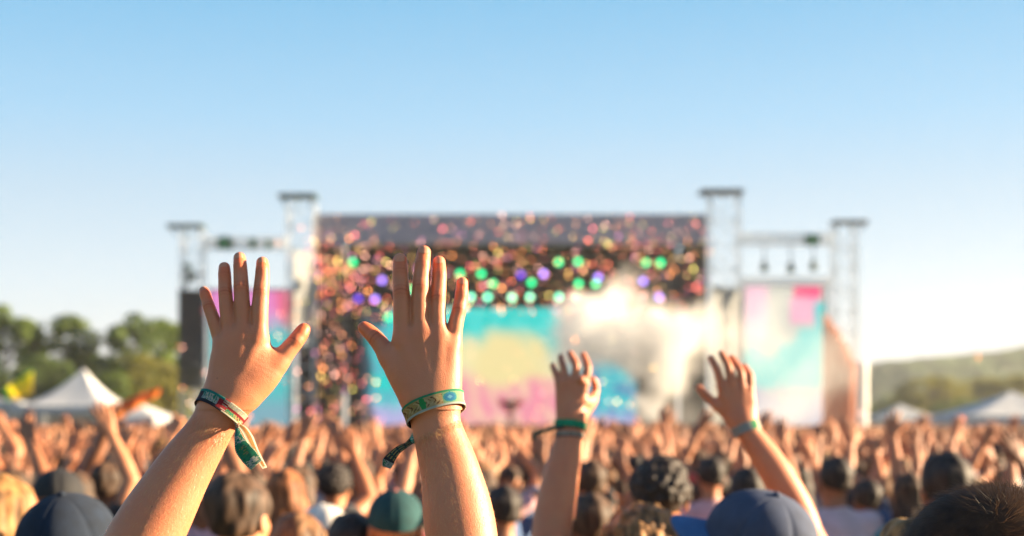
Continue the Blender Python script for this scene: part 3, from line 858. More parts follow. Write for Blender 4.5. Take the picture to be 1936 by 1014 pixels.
# ================================================================== PEOPLE
SKIN = {
    'hero': skin_mat('skin_hero', (0.57, 0.235, 0.12), hero=True),
    'tan': skin_mat('skin_tan', (0.45, 0.185, 0.082)),
    'fair': skin_mat('skin_fair', (0.54, 0.25, 0.125)),
    'olive': skin_mat('skin_olive', (0.34, 0.15, 0.07)),
    'brown': skin_mat('skin_brown', (0.22, 0.10, 0.052)),
}
def hair_mat(name, col):
    m, n, l, b = new_mat(name)
    b.inputs['Roughness'].default_value = 0.62
    b.inputs['Specular IOR Level'].default_value = 0.3
    b.inputs['Sheen Weight'].default_value = 0.15
    b.inputs['Sheen Tint'].default_value = (min(1, col[0] * 6 + .3), min(1, col[1] * 5 + .2), min(1, col[2] * 4 + .1), 1)
    tc = n.new('ShaderNodeTexCoord'); mp = n.new('ShaderNodeMapping'); mp.inputs['Scale'].default_value = (70, 40, 10)
    l.new(tc.outputs['Object'], mp.inputs['Vector'])
    t = n.new('ShaderNodeTexNoise'); t.inputs['Scale'].default_value = 1.0; t.inputs['Detail'].default_value = 5
    l.new(mp.outputs['Vector'], t.inputs['Vector'])
    cr = n.new('ShaderNodeValToRGB')
    cr.color_ramp.elements[0].position = 0.35; cr.color_ramp.elements[0].color = (*[c * 0.35 for c in col], 1)
    cr.color_ramp.elements[1].position = 0.7; cr.color_ramp.elements[1].color = (*[min(1, c * 2.6) for c in col], 1)
    l.new(t.outputs['Fac'], cr.inputs['Fac']); l.new(cr.outputs['Color'], b.inputs['Base Color'])
    bp = n.new('ShaderNodeBump'); bp.inputs['Strength'].default_value = 0.7; bp.inputs['Distance'].default_value = 0.003
    l.new(t.outputs['Fac'], bp.inputs['Height']); l.new(bp.outputs['Normal'], b.inputs['Normal'])
    return m
HAIRC = {
    'black': hair_mat('hair_black', (0.018, 0.014, 0.013)),
    'dark brown': hair_mat('hair_dark_brown', (0.045, 0.025, 0.015)),
    'brown': hair_mat('hair_brown', (0.12, 0.06, 0.028)),
    'auburn': hair_mat('hair_auburn', (0.17, 0.06, 0.022)),
    'golden': hair_mat('hair_golden', (0.18, 0.088, 0.03)),
    'blond': hair_mat('hair_blond', (0.34, 0.20, 0.085)),
}
TOPC = {
    'black': (0.018, 0.018, 0.022), 'navy': (0.025, 0.04, 0.10), 'charcoal': (0.06, 0.06, 0.065), 'white': (0.72, 0.70, 0.68),
    'rust orange': (0.50, 0.16, 0.05), 'maroon': (0.18, 0.03, 0.035), 'teal': (0.02, 0.22, 0.26), 'grey': (0.30, 0.30, 0.31),
    'pink': (0.62, 0.34, 0.36), 'tan': (0.48, 0.33, 0.20), 'red': (0.5, 0.05, 0.04), 'olive': (0.14, 0.15, 0.06),
    'pale lilac': (0.52, 0.42, 0.47), 'denim blue': (0.07, 0.13, 0.27),
}
TOPM = {k: mat('cloth_' + k.replace(' ', '_'), v, 0.9, noise=(16, 0.15), bump=(60, 0.3, 0.004), sheen=0.2) for k, v in TOPC.items()}
TROUSERM = [mat('trousers_denim', (0.05, 0.08, 0.17), 0.9, noise=(14, .2)), mat('trousers_black', (0.02, 0.02, 0.022), 0.9),
            mat('trousers_khaki', (0.30, 0.22, 0.13), 0.9, noise=(14, .15))]
SHOEM = mat('shoe_canvas', (0.10, 0.09, 0.085), 0.8)
NAILM = mat('fingernail', (0.62, 0.26, 0.16), 0.45, spec=0.2)

# ---------------------------------------------------------------- a hand in its own axes: x to the thumb, y palm side, z along the fingers
def hand_local(spread=9, curl=12, thumb=48, fist=0.0, seed=0):
    g = random.Random(seed)
    pr = []
    mcp = [(-0.031, 0.074, .0095, .052), (-0.011, 0.085, .0105, .068), (0.010, 0.089, .0108, .075), (0.031, 0.084, .0108, .068)]
    for i, (x, z, r, L) in enumerate(mcp):
        pr.append(cap((x * 0.55, 0.0, 0.004), (x, 0.0, z), .016, .0135, .010))
    for i, (x, z, r, L) in enumerate(mcp):
        a = R((i - 1.6) * spread + g.uniform(-3, 3)); c0 = R(curl * g.uniform(.5, 1.4)) + fist * R(75)
        p = np.array((x, 0.0, z)); ang = c0; fp = [p]
        for s, ll in enumerate((.45, .30, .25)):
            d = np.array((math.sin(a) * math.cos(ang), math.sin(ang), math.cos(a) * math.cos(ang)))
            q = p + d * L * ll * (1.0 if s < 2 else 0.8)
            fp.append(q)
            p = q; ang += R(curl * 1.1) + fist * R(70)
        pr.append(chain(fp, [r * 1.05, r, r * .9, r * .74], .004))
    t = R(thumb)
    b = np.array((0.020, 0.004, 0.018)); m1 = b + np.array((math.sin(t), 0.12, math.cos(t))) * 0.044
    m2 = m1 + np.array((math.sin(t * .85), 0.25, math.cos(t * .85))) * 0.031
    m3 = m2 + np.array((math.sin(t * .7), 0.3, math.cos(t * .7))) * 0.022
    pr += [cap(b, m1, .018, .0135, .012), chain([m1, m2, m3], [.0130, .0118, .0088], .005)]
    pr.append(cap((0, 0, -0.02), (0, 0, 0.02), .025, .026, .012, flat=((0, 1, 0), .68)))
    return pr

HANDS = {}
def get_hand(key, h):
    if (key, h) not in HANDS:
        sp = {'open': dict(spread=10, curl=7, thumb=52), 'relaxed': dict(spread=5, curl=22, thumb=38), 'fist': dict(spread=1, curl=20, thumb=25, fist=.85),
              'wide': dict(spread=13, curl=3, thumb=60), 'point': dict(spread=4, curl=32, thumb=30)}[key]
        HANDS[(key, h)] = solid(hand_local(**sp), h)
    return HANDS[(key, h)]

def place_hand(vf, wrist, up, palm, side, size=1.0):
    """side +1: thumb towards +x of the hand frame (left hand seen from behind)"""
    v, f = vf
    up = np.array(up, float); up /= np.linalg.norm(up)
    palm = np.array(palm, float); palm = palm - up * (palm @ up); palm /= np.linalg.norm(palm)
    x = np.cross(palm, up)
    M = np.stack([x * side, palm, up], 0)
    w = (v * size) @ M + np.array(wrist)
    return w, (f if side > 0 else f[:, ::-1])

def rotz(a):
    c, s = math.cos(a), math.sin(a)
    return np.array([[c, -s, 0], [s, c, 0], [0, 0, 1.0]])
def rotx(a):
    c, s = math.cos(a), math.sin(a)
    return np.array([[1, 0, 0], [0, c, -s], [0, s, c]])

NECK = np.array((0, 0.0, 1.52))
def head_prims(yaw=0.0, pitch=0.0, k=.012):
    """a head with brow, nose, lips, chin and ears, turned about the top of the neck"""
    M = rotz(yaw) @ rotx(pitch)
    def T(p): return M @ (np.array(p) - NECK) + NECK
    def E(c, r, k=.008, op='u'): return ell(T(c), r, k, M, op)
    pr = [E((0, -.006, 1.660), (.076, .094, .088), .03), E((0, .034, 1.588), (.056, .058, .062), .035), E((0, .066, 1.562), (.026, .022, .022), .02)]
    pr += [E((sx * .034, .066, 1.612), (.020, .018, .017), .014) for sx in (-1, 1)]
    pr += [E((0, .084, 1.655), (.050, .013, .012), .014)]
    pr += [E((sx * .030, .100, 1.638), (.016, .016, .011), .008, 's') for sx in (-1, 1)]
    pr += [E((sx * .030, .082, 1.637), (.013, .012, .011), .002) for sx in (-1, 1)]
    pr += [cap(T((0, .090, 1.645)), T((0, .110, 1.612)), .007, .011, .006), E((0, .092, 1.581), (.022, .010, .005), .005), E((0, .090, 1.573), (.019, .010, .005), .004)]
    pr += [E((sx * .080, -.008, 1.622), (.009, .019, .031), .006) for sx in (-1, 1)]
    pr += [E((sx * .088, -.002, 1.622), (.006, .010, .018), .004, 's') for sx in (-1, 1)]
    return pr

def torso_prims(g=0.0):
    return [ell((0, 0, .955), (.158 + g, .108 + g, .13), .05), ell((0, 0, 1.11), (.132 + g, .094 + g, .16), .07), ell((0, -.005, 1.29), (.160 + g, .108 + g, .165), .07),
            cap((-.150, 0, 1.415), (.150, 0, 1.415), .052 + g, .052 + g, .07), cap((0, -.01, 1.40), (0, -.005, 1.47), .075 + g * .6, .058 + g * .5, .05)]
def leg_prims(g=0.0, k=.03):
    pr = []
    for s in (-1, 1):
        pr += [chain([(s * .085, 0, .92), (s * .092, .005, .70), (s * .095, .01, .50), (s * .098, -.012, .36), (s * .10, -.015, .09)], [.088 + g, .074 + g, .056 + g, .057 + g, .037 + g], k)]
    return pr
def foot_prims(s, g=0.0):
    return [cap((s * .10, -.03, .045 + g * .3), (s * .115, .14, .03 + g * .3), .036 + g, .027 + g, .02)]

def arm_prims(sh, el, wr, rs=(.050, .043, .040, .026), k=.03):
    sh, el, wr = map(np.array, (sh, el, wr))
    return [cap(sh, el, rs[0], rs[1] * .92, k), chain([el, el + (wr - el) * .3, el + (wr - el) * .7, wr], [rs[1] * .88, rs[2] * 1.06, rs[2] * .78, rs[3]], .012, [1, .95, .9, .85])]

HAIR = {}
def hair_shape(style, h=.007):
    """hair about the pivot NECK, for the standard head"""
    if style in HAIR: return HAIR[style]
    base = [ell((0, -.012, 1.668), (.086, .102, .094), .02)]
    extra = []
    if style in ('long', 'wavy'):
        extra = [ell((0, -.040, 1.57), (.096, .066, .12), .04), ell((0, -.055, 1.43), (.105, .048, .16), .05)]
    if style == 'bob': extra = [ell((0, -.030, 1.60), (.098, .080, .10), .04)]
    if style == 'bun': extra = [ell((0, -.055, 1.765), (.042, .042, .036), .012), ell((0, -.03, 1.61), (.082, .075, .06), .03)]
    if style == 'ponytail': extra = [ell((0, -.115, 1.70), (.028, .035, .03), .015), cap((0, -.13, 1.69), (0, -.15, 1.48), .032, .012, .02)]
    if style == 'quiff': extra = [ell((0, .045, 1.735), (.062, .055, .038), .03)]
    g = random.Random(hash(style) % 7 + 3)
    if style in ('curly', 'afro'):
        rr = 1.0 if style == 'curly' else 1.28
        for i in range(420):
            u = g.uniform(-.35, 1); t = g.uniform(0, 6.283); q = math.sqrt(1 - u * u)
            d = np.array((q * math.cos(t), q * math.sin(t), u))
            c = np.array((0, -.012, 1.665)) + d * np.array((.086, .10, .092)) * rr * g.uniform(.95, 1.06)
            if c[1] > .05 and c[2] < 1.69: continue
            extra.append(ell(c, (g.uniform(.007, .0125),) * 3, .003))
        if rr > 1: extra.append(ell((0, -.012, 1.68), (.108, .122, .11), .02))
    cut = [ell((0, .10, 1.585), (.070, .062, .085), .012, None, 's')]
    if style not in ('long', 'wavy', 'ponytail', 'bob'): cut.append(ell((0, -.02, 1.455), (.2, .25, .13), .02, None, 's'))
    if style in ('curly', 'afro'): h = .0045
    pr = base + extra + cut
    v, f = solid(pr, h)
    if style in ('wavy', 'long', 'bob', 'ponytail', 'short', 'quiff', 'bun'):
        nn = smooth_noise(v * np.array((1, 1, .35)), 120, 4) * .0045 + smooth_noise(v, 45, 9) * .006
        c = v - np.array((0, -.012, 1.64)); c /= np.linalg.norm(c, axis=1)[:, None]
        v = v + c * nn[:, None]
    me = mesh_data('hair', v - NECK, f)
    HAIR[style] = me
    return me

def figure_meshes(arms, yaw=0.0, pitch=0.0, hb=.013, hh=.0075, hhand=.0045, legs=True, sleeve=.42, headm=True):
    """arms: {'L': (elbow, wrist, hand pose), 'R': ...} in a frame that faces +Y.  Returns (body, top, trousers) meshes"""
    SH = {'L': (-.180, 0, 1.415), 'R': (.180, 0, 1.415)}
    body = torso_prims() + [cap((0, -.008, 1.43), (0, .004, 1.56), .054, .050, .03)] + (leg_prims() if legs else [])
    if legs: body += foot_prims(-1) + foot_prims(1)
    slv = []
    hands = []
    for sd, (el, wr, hp) in arms.items():
        sh = np.array(SH[sd]); el = np.array(el); wr = np.array(wr)
        lift = .03 if el[2] > 1.5 else 0
        sh = sh + (0, 0, lift)
        body += arm_prims(sh, el, wr)
        e2 = sh + (el - sh) * sleeve
        slv.append(cap(sh, e2, .066, .062, .04))
        side = 1 if sd == 'L' else -1
        hands.append(place_hand(get_hand(hp, hhand), wr + (wr - el) / np.linalg.norm(wr - el) * .012, (wr - el) + np.array((0, -.01, .05)), (0.1 * side, 1, -0.1), side))
    parts = [solid(body, hb)] + hands
    if headm: parts.append(solid(head_prims(yaw, pitch) + [cap((0, -.008, 1.43), (0, .004, 1.56), .054, .050, .03)], hh, lo=(-.2, -.2, 1.49)))
    bm = mesh_data('body', *join(parts))
    tp = torso_prims(.014) + slv + [ell((0, .0, .90), (.165, .118, .10), .05), ell((0, .004, 1.55), (.066, .062, .075), .012, None, 's')]
    v, f = solid(tp, hb, lo=(-1, -1, .86))
    v = v + smooth_noise(v, 38, 2)[:, None] * .0022 * np.sign(v - np.array((0, 0, 1.2)))
    top = mesh_data('top', v, f)
    tr = None
    if legs:
        tr = mesh_data('trousers', *solid(leg_prims(.012) + [ell((0, 0, .95), (.168, .118, .11), .05)], hb, lo=(-1, -1, .075), hi=(1, 1, .97)))
    return bm, top, tr

def unit(v): v = np.array(v, float); return v / np.linalg.norm(v)
def up_arm(sd, g, hand=None):
    s = -1 if sd == 'L' else 1
    sh = np.array((s * .18, 0, 1.445))
    el = sh + unit((s * g.uniform(.1, .95), g.uniform(.0, .7), g.uniform(.35, 1.1))) * .285
    wr = el + unit((s * g.uniform(-.55, .35), g.uniform(-.05, .5), g.uniform(.8, 1.1))) * .255
    return el, wr, hand or g.choice(['open', 'relaxed', 'wide', 'fist', 'open', 'point'])
def down_arm(sd, g):
    s = -1 if sd == 'L' else 1
    return np.array((s * .225, -.02, 1.135)), np.array((s * .19, .16, .97)), 'relaxed'

TEMPL = []   # (pose words, body, top, trousers, yaw)
gp = random.Random(21)
for i, kind in enumerate(['both', 'both', 'both', 'both', 'left', 'left', 'right', 'right', 'both', 'none', 'both', 'right']):
    yaw = R(gp.uniform(-22, 22))
    a = {}
    a['L'] = up_arm('L', gp) if kind in ('both', 'left') else down_arm('L', gp)
    a['R'] = up_arm('R', gp) if kind in ('both', 'right') else down_arm('R', gp)
    bm, top, tr = figure_meshes(a, yaw, R(gp.uniform(-6, 8)))
    TEMPL.append((kind, bm, top, tr, yaw))

USEDM = {}
def with_mat(me, m):
    """mesh data shared per (mesh, material)"""
    k = (me.name, m.name)
    if k not in USEDM:
        c = me.copy() if len(me.materials) else me
        c.materials.clear(); c.materials.append(m); USEDM[k] = c
    return USEDM[k]

def person(x, y, scale, tmpl, skin, hairstyle, hairc, topc, label, group=None, rz=0.0, trous=0, hair=True):
    kind, bm, top, tr, yaw = tmpl
    e = empty('person', (x, y, 0), label, 'person', group, rz)
    e.scale = (scale,) * 3
    obj('body', with_mat(bm, SKIN[skin]), None, e)
    obj('top', with_mat(top, TOPM[topc]), None, e)
    obj('trousers', with_mat(tr, TROUSERM[trous]), None, e)
    if hair:
        obj('hair', with_mat(hair_shape(hairstyle), HAIRC[hairc]), None, e, loc=tuple(NECK), rot=(0, 0, yaw))
    return e

# ---------------------------------------------------------------- caps
def add_cap(e, yaw, crown_m, brim_m, button_m, roomy=1.0, pitch=-4, roll=0):
    """baseball cap of six panels; brim points to yaw (0 = the way the person faces)"""
    V = []; Fs = []; n = 96; rows = 18
    for i in range(rows + 1):
        t = i / rows; ph = t * math.pi / 2 * 0.98
        for k in range(n):
            a = 2 * math.pi * k / n
            seam = abs(((a / (math.pi / 3)) % 1) - .5) * 2            # 1 at a seam
            g = .0022 * max(0, (seam - .90) / .10) * math.cos(ph)
            puff = 1 + .035 * math.sin(ph * 2) * (1 - seam ** 4)
            rx = (.088 - g) * puff * math.cos(ph) * roomy; ry = (.107 - g) * puff * math.cos(ph) * roomy
            V.append((rx * math.cos(a + math.pi / 6), ry * math.sin(a + math.pi / 6), .015 + (.102 - g) * roomy * math.sin(ph) ** .92))
    for i in range(rows):
        for k in range(n):
            k2 = (k + 1) % n; Fs.append((i * n + k, i * n + k2, (i + 1) * n + k2, (i + 1) * n + k))
    Fs.append(tuple(range(rows * n, rows * n + n)))
    c = obj('cap', mesh_data('cap', V, Fs), crown_m, e, loc=(0, -.012, 1.645), rot=(R(pitch), R(roll), yaw))
    # brim
    V = []; Fs = []; m = 24
    for layer in (0, 1):
        for j in range(6):
            for k in range(m + 1):
                a = R(180) * (k / m); rr = j / 5
                x = .086 * roomy * math.cos(a) * (1 + .02 * rr); y0 = .103 * math.sin(a) * roomy
                y = y0 + rr * .075 * math.sin(a) ** .6
                z = .018 - .010 * rr - (.026 * (x / .086) ** 2) + (0.003 if layer else 0)
                V.append((x, y, z))
    o = 6 * (m + 1)
    for j in range(5):
        for k in range(m):
            a = j * (m + 1) + k
            Fs.append((a, a + m + 1, a + m + 2, a + 1)); Fs.append((o + a, o + a + 1, o + a + m + 2, o + a + m + 1))
    for k in range(m):
        a = 5 * (m + 1) + k; Fs.append((a, o + a, o + a + 1, a + 1))
    obj('brim', mesh_data('brim', V, Fs), brim_m, c)
    MB().lathe([(.001, .006), (.006, .005), (.0085, .001), (.008, -.002)], (0, 0, .117 * roomy), 16).build('button', button_m, c, smooth=True)
    return c

# ---------------------------------------------------------------- hands traced joint by joint (photo pixels, radius in pixels, mm away from the lens)
def traced(D, segs, k=.004, palm_k=.015):
    s = D / FPX; pr = []
    for kind, pts in segs:
        pr.append(chain([P(a[0], a[1], D, a[3] / 1000) for a in pts], [a[2] * s * (1.07 if kind == 'f' else 1) for a in pts], palm_k if kind != 'f' else k, sub=5))
    return pr
LEFT_HAND = [
    ('p', [(411, 758, 23, 2), (414, 705, 19, 3), (420, 655, 17, 5)]), ('p', [(420, 755, 23, 0), (438, 643, 18, 1)]),
    ('p', [(432, 757, 23, -1), (461, 634, 19, -1)]), ('p', [(442, 760, 23, 0), (488, 639, 19.5, 0)]),
    ('p', [(440, 768, 24, 3), (497, 722, 21, 6), (527, 684, 17, 9)]),
    ('f', [(420, 655, 14.5, 5), (406, 614, 12.2, 4), (393, 579, 10.6, 7), (385, 557, 9.6, 11), (381.5, 549, 8.6, 14)]),
    ('f', [(438, 640, 15, 1), (429.5, 590, 13, -1), (425.5, 553, 12.2, 2), (423, 519, 11.3, 6), (421.5, 505, 10.2, 9)]),
    ('f', [(461, 632, 16, -1), (459, 585, 14, -3), (456.5, 543, 13.4, -1), (453, 503, 12.0, 4), (451, 487, 10.8, 7)]),
    ('f', [(489, 640, 17, 0), (491.5, 597, 15.2, -3), (494, 551, 14.0, -1), (495.5, 512, 12.2, 3), (494.5, 496, 10.8, 6)]),
    ('f', [(524, 687, 17.5, 9), (540, 664, 16.2, 11), (556, 644, 14.6, 13), (566, 629, 13.4, 15), (570.5, 621.5, 11.6, 17)]),
    ('w', [(452, 742, 25, 2), (480, 700, 21, 3), (497, 664, 13, 4)]),
    ('w', [(470, 745, 22, 3), (500, 708, 18, 5), (508, 680, 13, 6)]),
]
RIGHT_HAND = [
    ('p', [(843, 762, 23, 2), (852, 705, 20, 3), (855, 655, 18, 5)]), ('p', [(830, 760, 24, 0), (831, 642, 18.5, 1)]),
    ('p', [(815, 762, 24, -1), (797, 632, 19.5, -1)]), ('p', [(800, 765, 24, 0), (763, 642, 19.5, 0)]),
    ('p', [(803, 768, 24, 3), (764, 718, 22, 6), (731, 673, 17, 9)]),
    ('f', [(855, 655, 15.5, 5), (861.5, 612, 13.6, 4), (867.5, 585, 12.6, 6), (872, 555, 11.6, 9), (873.5, 533, 10.2, 12)]),
    ('f', [(830, 640, 16.5, 1), (827, 600, 15.0, -1), (828.5, 562, 14.0, 1), (830.5, 519, 12.6, 5), (829.5, 494, 11.2, 9)]),
    ('f', [(797, 632, 17.5, -1), (795, 592, 16.2, -3), (796, 543, 15.4, -2), (799, 500, 13.8, 2), (801, 476, 12.2, 6)]),
    ('f', [(762, 642, 17.5, 0), (760.5, 592, 15.8, -2), (758.5, 551, 14.8, -1), (756.5, 512, 13.6, 3), (755.8, 491, 12.4, 6)]),
    ('f', [(734, 677, 17.5, 9), (721, 655, 16.2, 11), (707, 637, 14.8, 13), (694, 624.5, 13.2, 15), (685.5, 618, 11.4, 17)]),
    ('w', [(795, 745, 25, 2), (770, 702, 21, 3), (755, 666, 13, 4)]),
    ('w', [(780, 745, 22, 3), (757, 706, 18, 5), (747, 684, 12, 6)]),
]
def knuckle_creases(D, fingers, joints=(2, 3)):
    """fine folds over the finger joints and nothing else"""
    s = D / FPX; pr = []
    for pts in fingers:
        for j, offs in ((joints[0], (-3.4, 0, 3.4)), (joints[1], (-1.6, 1.8))):
            if j >= len(pts) - 1: continue
            a = np.array(P(*pts[j][:2], D, pts[j][3] / 1000)); b = np.array(P(*pts[j + 1][:2], D, pts[j + 1][3] / 1000))
            d = unit(b - a); across = unit(np.cross(d, (0, 1, 0))); r = pts[j][2] * s
            nrm = unit(np.cross(across, d)); nrm = nrm if nrm[1] < 0 else -nrm
            pr.append(ell(a + nrm * r * .52, (r * .60, r * .50, r * .66), .006))   # the pad of skin over the joint
    return pr
def tendons(D, pairs):
    s = D / FPX
    return [cap(P(a[0], a[1], D, a[3] / 1000), P(b[0], b[1], D, b[3] / 1000), 3.6 * s, 4.4 * s, .008) for a, b in pairs]

def nail(parent, base, D, tip, prev, m):
    """a curved fingernail on the back of a fingertip"""
    s = D / FPX
    a = P(tip[0], tip[1], D, tip[3] / 1000); b = P(prev[0], prev[1], D, prev[3] / 1000)
    d = unit(a - b); across = unit(np.cross(d, (0, 1, 0))); nrm = unit(np.cross(across, d)); nrm = nrm if nrm[1] < 0 else -nrm
    r = tip[2] * s * 1.07
    V = []; nu, nv = 9, 9
    for lay in (0, 1):
        for j in range(nv):
            t = -1 + 2 * j / (nv - 1)
            for i in range(nu):
                u = -1 + 2 * i / (nu - 1)
                w = .86 * math.sqrt(max(0, 1 - max(0, abs(t) - .45) ** 2 / .32))
                along = t * r * .62 + r * .02
                rr = math.sqrt(max(r * r - max(0, along) ** 2 * .75, 0)) if along > 0 else r * (1 + (-along / r) * .05)
                rr = rr + (.00045 if lay else -.0004)
                an = u * w * .86
                V.append(a - base + d * along + (nrm * math.cos(an) + across * math.sin(an)) * rr)
    Fs = []
    o = nu * nv
    for j in range(nv - 1):
        for i in range(nu - 1):
            q = j * nu + i; Fs.append((q, q + 1, q + nu + 1, q + nu)); Fs.append((o + q, o + q + nu, o + q + nu + 1, o + q + 1))
    rim = [i for i in range(nu)] + [j * nu + nu - 1 for j in range(1, nv)] + [(nv - 1) * nu + i for i in range(nu - 2, -1, -1)] + [j * nu for j in range(nv - 2, 0, -1)]
    for i in range(len(rim)):
        p, q = rim[i], rim[(i + 1) % len(rim)]; Fs.append((p, o + p, o + q, q))
    return obj('fingernail', mesh_data('fingernail', V, Fs), m, parent)

def forearm(D, pts, k=.02):
    """pts: (px, py, radius px, mm away, flat)"""
    s = D / FPX
    return [chain([P(a[0], a[1], D, a[3] / 1000) for a in pts], [a[2] * s for a in pts], k, [a[4] for a in pts], sub=12)]

def ribbon(name, parent, base, path, widths, normal, colfn, thick=.0010, ucount=None, vcount=14):
    """a woven strip along a path; every cell of the weave has its own colour"""
    path = [np.array(p, float) for p in path]
    n = ucount or 60
    # resample (Catmull-Rom)
    pts = []; wd = []; m = len(path)
    for i in range(n + 1):
        t = i / n * (m - 1); k = min(int(t), m - 2); f = t - k
        p0, p1, p2, p3 = path[max(k - 1, 0)], path[k], path[k + 1], path[min(k + 2, m - 1)]
        pts.append(.5 * ((2 * p1) + (-p0 + p2) * f + (2 * p0 - 5 * p1 + 4 * p2 - p3) * f * f + (-p0 + 3 * p1 - 3 * p2 + p3) * f ** 3))
        wd.append(widths[k] * (1 - f) + widths[k + 1] * f)
    V = []; Fs = []; C = []
    for lay in (0, 1):
        for i, p in enumerate(pts):
            d = unit(pts[min(i + 1, n)] - pts[max(i - 1, 0)])
            nn = normal(i / n); nn = unit(nn - d * (nn @ d)); a = np.cross(d, nn)
            for j in range(vcount + 1):
                u = j / vcount * 2 - 1
                V.append(p - base + a * u * wd[i] / 2 + nn * (thick * (lay - .5) + .06 * wd[i] * (1 - u * u)))
    w = vcount + 1; o = (n + 1) * w
    for i in range(n):
        for j in range(vcount):
            q = i * w + j; c = colfn(i / n, (j + .5) / vcount)
            Fs.append((q, q + 1, q + w + 1, q + w)); C.append(c)
            Fs.append((o + q, o + q + w, o + q + w + 1, o + q + 1)); C.append(c)
        for j in (0, vcount):
            q = i * w + j; Fs.append((q, q + w, o + q + w, o + q)); C.append(colfn(i / n, 0.01))
    for i in (0, n):
        for j in range(vcount):
            q = i * w + j; Fs.append((q, q + 1, o + q + 1, o + q)); C.append(colfn(i / n, .5))
    return obj(name, mesh_data(name, V, Fs, smooth=True, facecol=np.array(C) * .55), WOVEN, parent)
WOVEN = mat('woven_ribbon', (0.5, 0.5, 0.5), 0.75, attr=True, spec=.25, bump=(1400, 0.6, 0.0006), trans=0.12)

def wristband(parent, base, prims, centre, axis, zero_dir, width, colfn, lift=.0014, wob=lambda a: 0.0, nu=170, nv=16, thick=.0011):
    """a band that lies on the skin all round the wrist"""
    axis = unit(axis); e1 = unit(np.array(zero_dir) - axis * (np.array(zero_dir) @ axis)); e2 = np.cross(axis, e1)
    th = np.arange(nu) / nu * 2 * math.pi
    v = np.linspace(-.5, .5, nv + 1)
    dirs = np.cos(th)[:, None] * e1 + np.sin(th)[:, None] * e2
    off = np.array([wob(t) for t in th])
    ctr = np.array(centre) + (v[None, :] * width + off[:, None])[..., None] * axis
    lo = np.full((nu, nv + 1), .004); hi = np.full((nu, nv + 1), .07)
    for _ in range(18):
        mid = (lo + hi) / 2
        d = sdf_points(prims, ctr + dirs[:, None, :] * mid[..., None])
        ins = d < 0
        lo = np.where(ins, mid, lo); hi = np.where(ins, hi, mid)
    r = (lo + hi) / 2
    r = np.maximum(r, r.mean(1, keepdims=True)) * .88 + r.max(1, keepdims=True) * .12     # stiff across its width
    for _ in range(3): r = (np.roll(r, 1, 0) + r * 2 + np.roll(r, -1, 0)) / 4
    V = []
    for lay in (0, 1):
        V.append((ctr + dirs[:, None, :] * (r + lift + (thick if lay else 0) - .0005)[..., None]).reshape(-1, 3) - base)
    V = np.concatenate(V); w = nv + 1; o = nu * w; Fs = []; C = []
    for i in range(nu):
        i2 = (i + 1) % nu
        for j in range(nv):
            a, b, c, d = i * w + j, i * w + j + 1, i2 * w + j + 1, i2 * w + j
            cc = colfn(i / nu, (j + .5) / nv)
            Fs.append((o + a, o + d, o + c, o + b)); C.append(cc)
            Fs.append((a, b, c, d)); C.append((.25, .22, .2))
        for j in (0, nv):
            a, d = i * w + j, i2 * w + j
            Fs.append((a, d, o + d, o + a) if j == 0 else (a, o + a, o + d, d)); C.append(colfn(i / nu, .01 if j == 0 else .99))
    return obj('wristband', mesh_data('wristband', V, Fs, facecol=np.array(C) * .55), WOVEN, parent)

# ================================================================== the person whose two raised hands fill the middle
D1 = 1.64      # the raised right hand
DL = 1.78      # the raised left hand, a little farther from the lens
arm_l = forearm(DL, [(436, 742, 34, 0, .70), (413, 783, 41.5, 0, .74), (391, 822, 43.5, 0, .80), (341, 900, 55, -2, .88), (279, 1010, 68, -6, .93), (222, 1110, 62, -10, 1.0)])
arm_r = forearm(D1, [(819, 738, 40, 0, .68), (822, 790, 46, 0, .74), (831, 826, 48.5, 0, .80), (853, 900, 57, -2, .88), (871, 1000, 67.5, -6, .93), (893, 1150, 60, -12, 1.0)])
hand_l = traced(DL, LEFT_HAND) + knuckle_creases(DL, [LEFT_HAND[i][1] for i in (5, 6, 7, 8)]) + knuckle_creases(DL, [LEFT_HAND[9][1]], (2, 9))
hand_r = traced(D1, RIGHT_HAND) + knuckle_creases(D1, [RIGHT_HAND[i][1] for i in (5, 6, 7, 8)]) + knuckle_creases(D1, [RIGHT_HAND[9][1]], (2, 9))
s1 = D1 / FPX * 1000
hand_l += tendons(DL, [((461, 640, 0, -1 - 15.2 * s1), (436, 745, 0, -1 - 17.5 * s1)), ((438, 648, 0, 1 - 15 * s1), (424, 742, 0, -18 * s1)), ((488, 648, 0, -15.8 * s1), (446, 742, 0, -17.5 * s1)), ((420, 662, 0, 5 - 14 * s1), (412, 735, 0, 2 - 15.2 * s1))])
hand_l += [ell(P(488, 633, DL, -.0075), (.0075, .0036, .0085), .009), ell(P(460, 627, DL, -.0085), (.0075, .0036, .0085), .009), ell(P(436, 636, DL, -.006), (.0065, .0036, .008), .009), ell(P(418, 651, DL, -.001), (.006, .0036, .007), .009)]
hand_r += tendons(D1, [((797, 642, 0, -1 - 15.2 * s1), (816, 742, 0, -1 - 19 * s1)), ((831, 650, 0, 1 - 15.5 * s1), (827, 742, 0, -19 * s1)), ((764, 652, 0, -15.8 * s1), (803, 742, 0, -18.5 * s1)), ((855, 664, 0, 5 - 15 * s1), (845, 735, 0, 2 - 17 * s1))])
hand_r += [ell(P(763, 636, D1, -.0075), (.0075, .0036, .0085), .009), ell(P(797, 626, D1, -.0085), (.0075, .0036, .0085), .009), ell(P(831, 634, D1, -.006), (.0065, .0036, .008), .009), ell(P(855, 650, D1, -.001), (.006, .0036, .007), .009)]

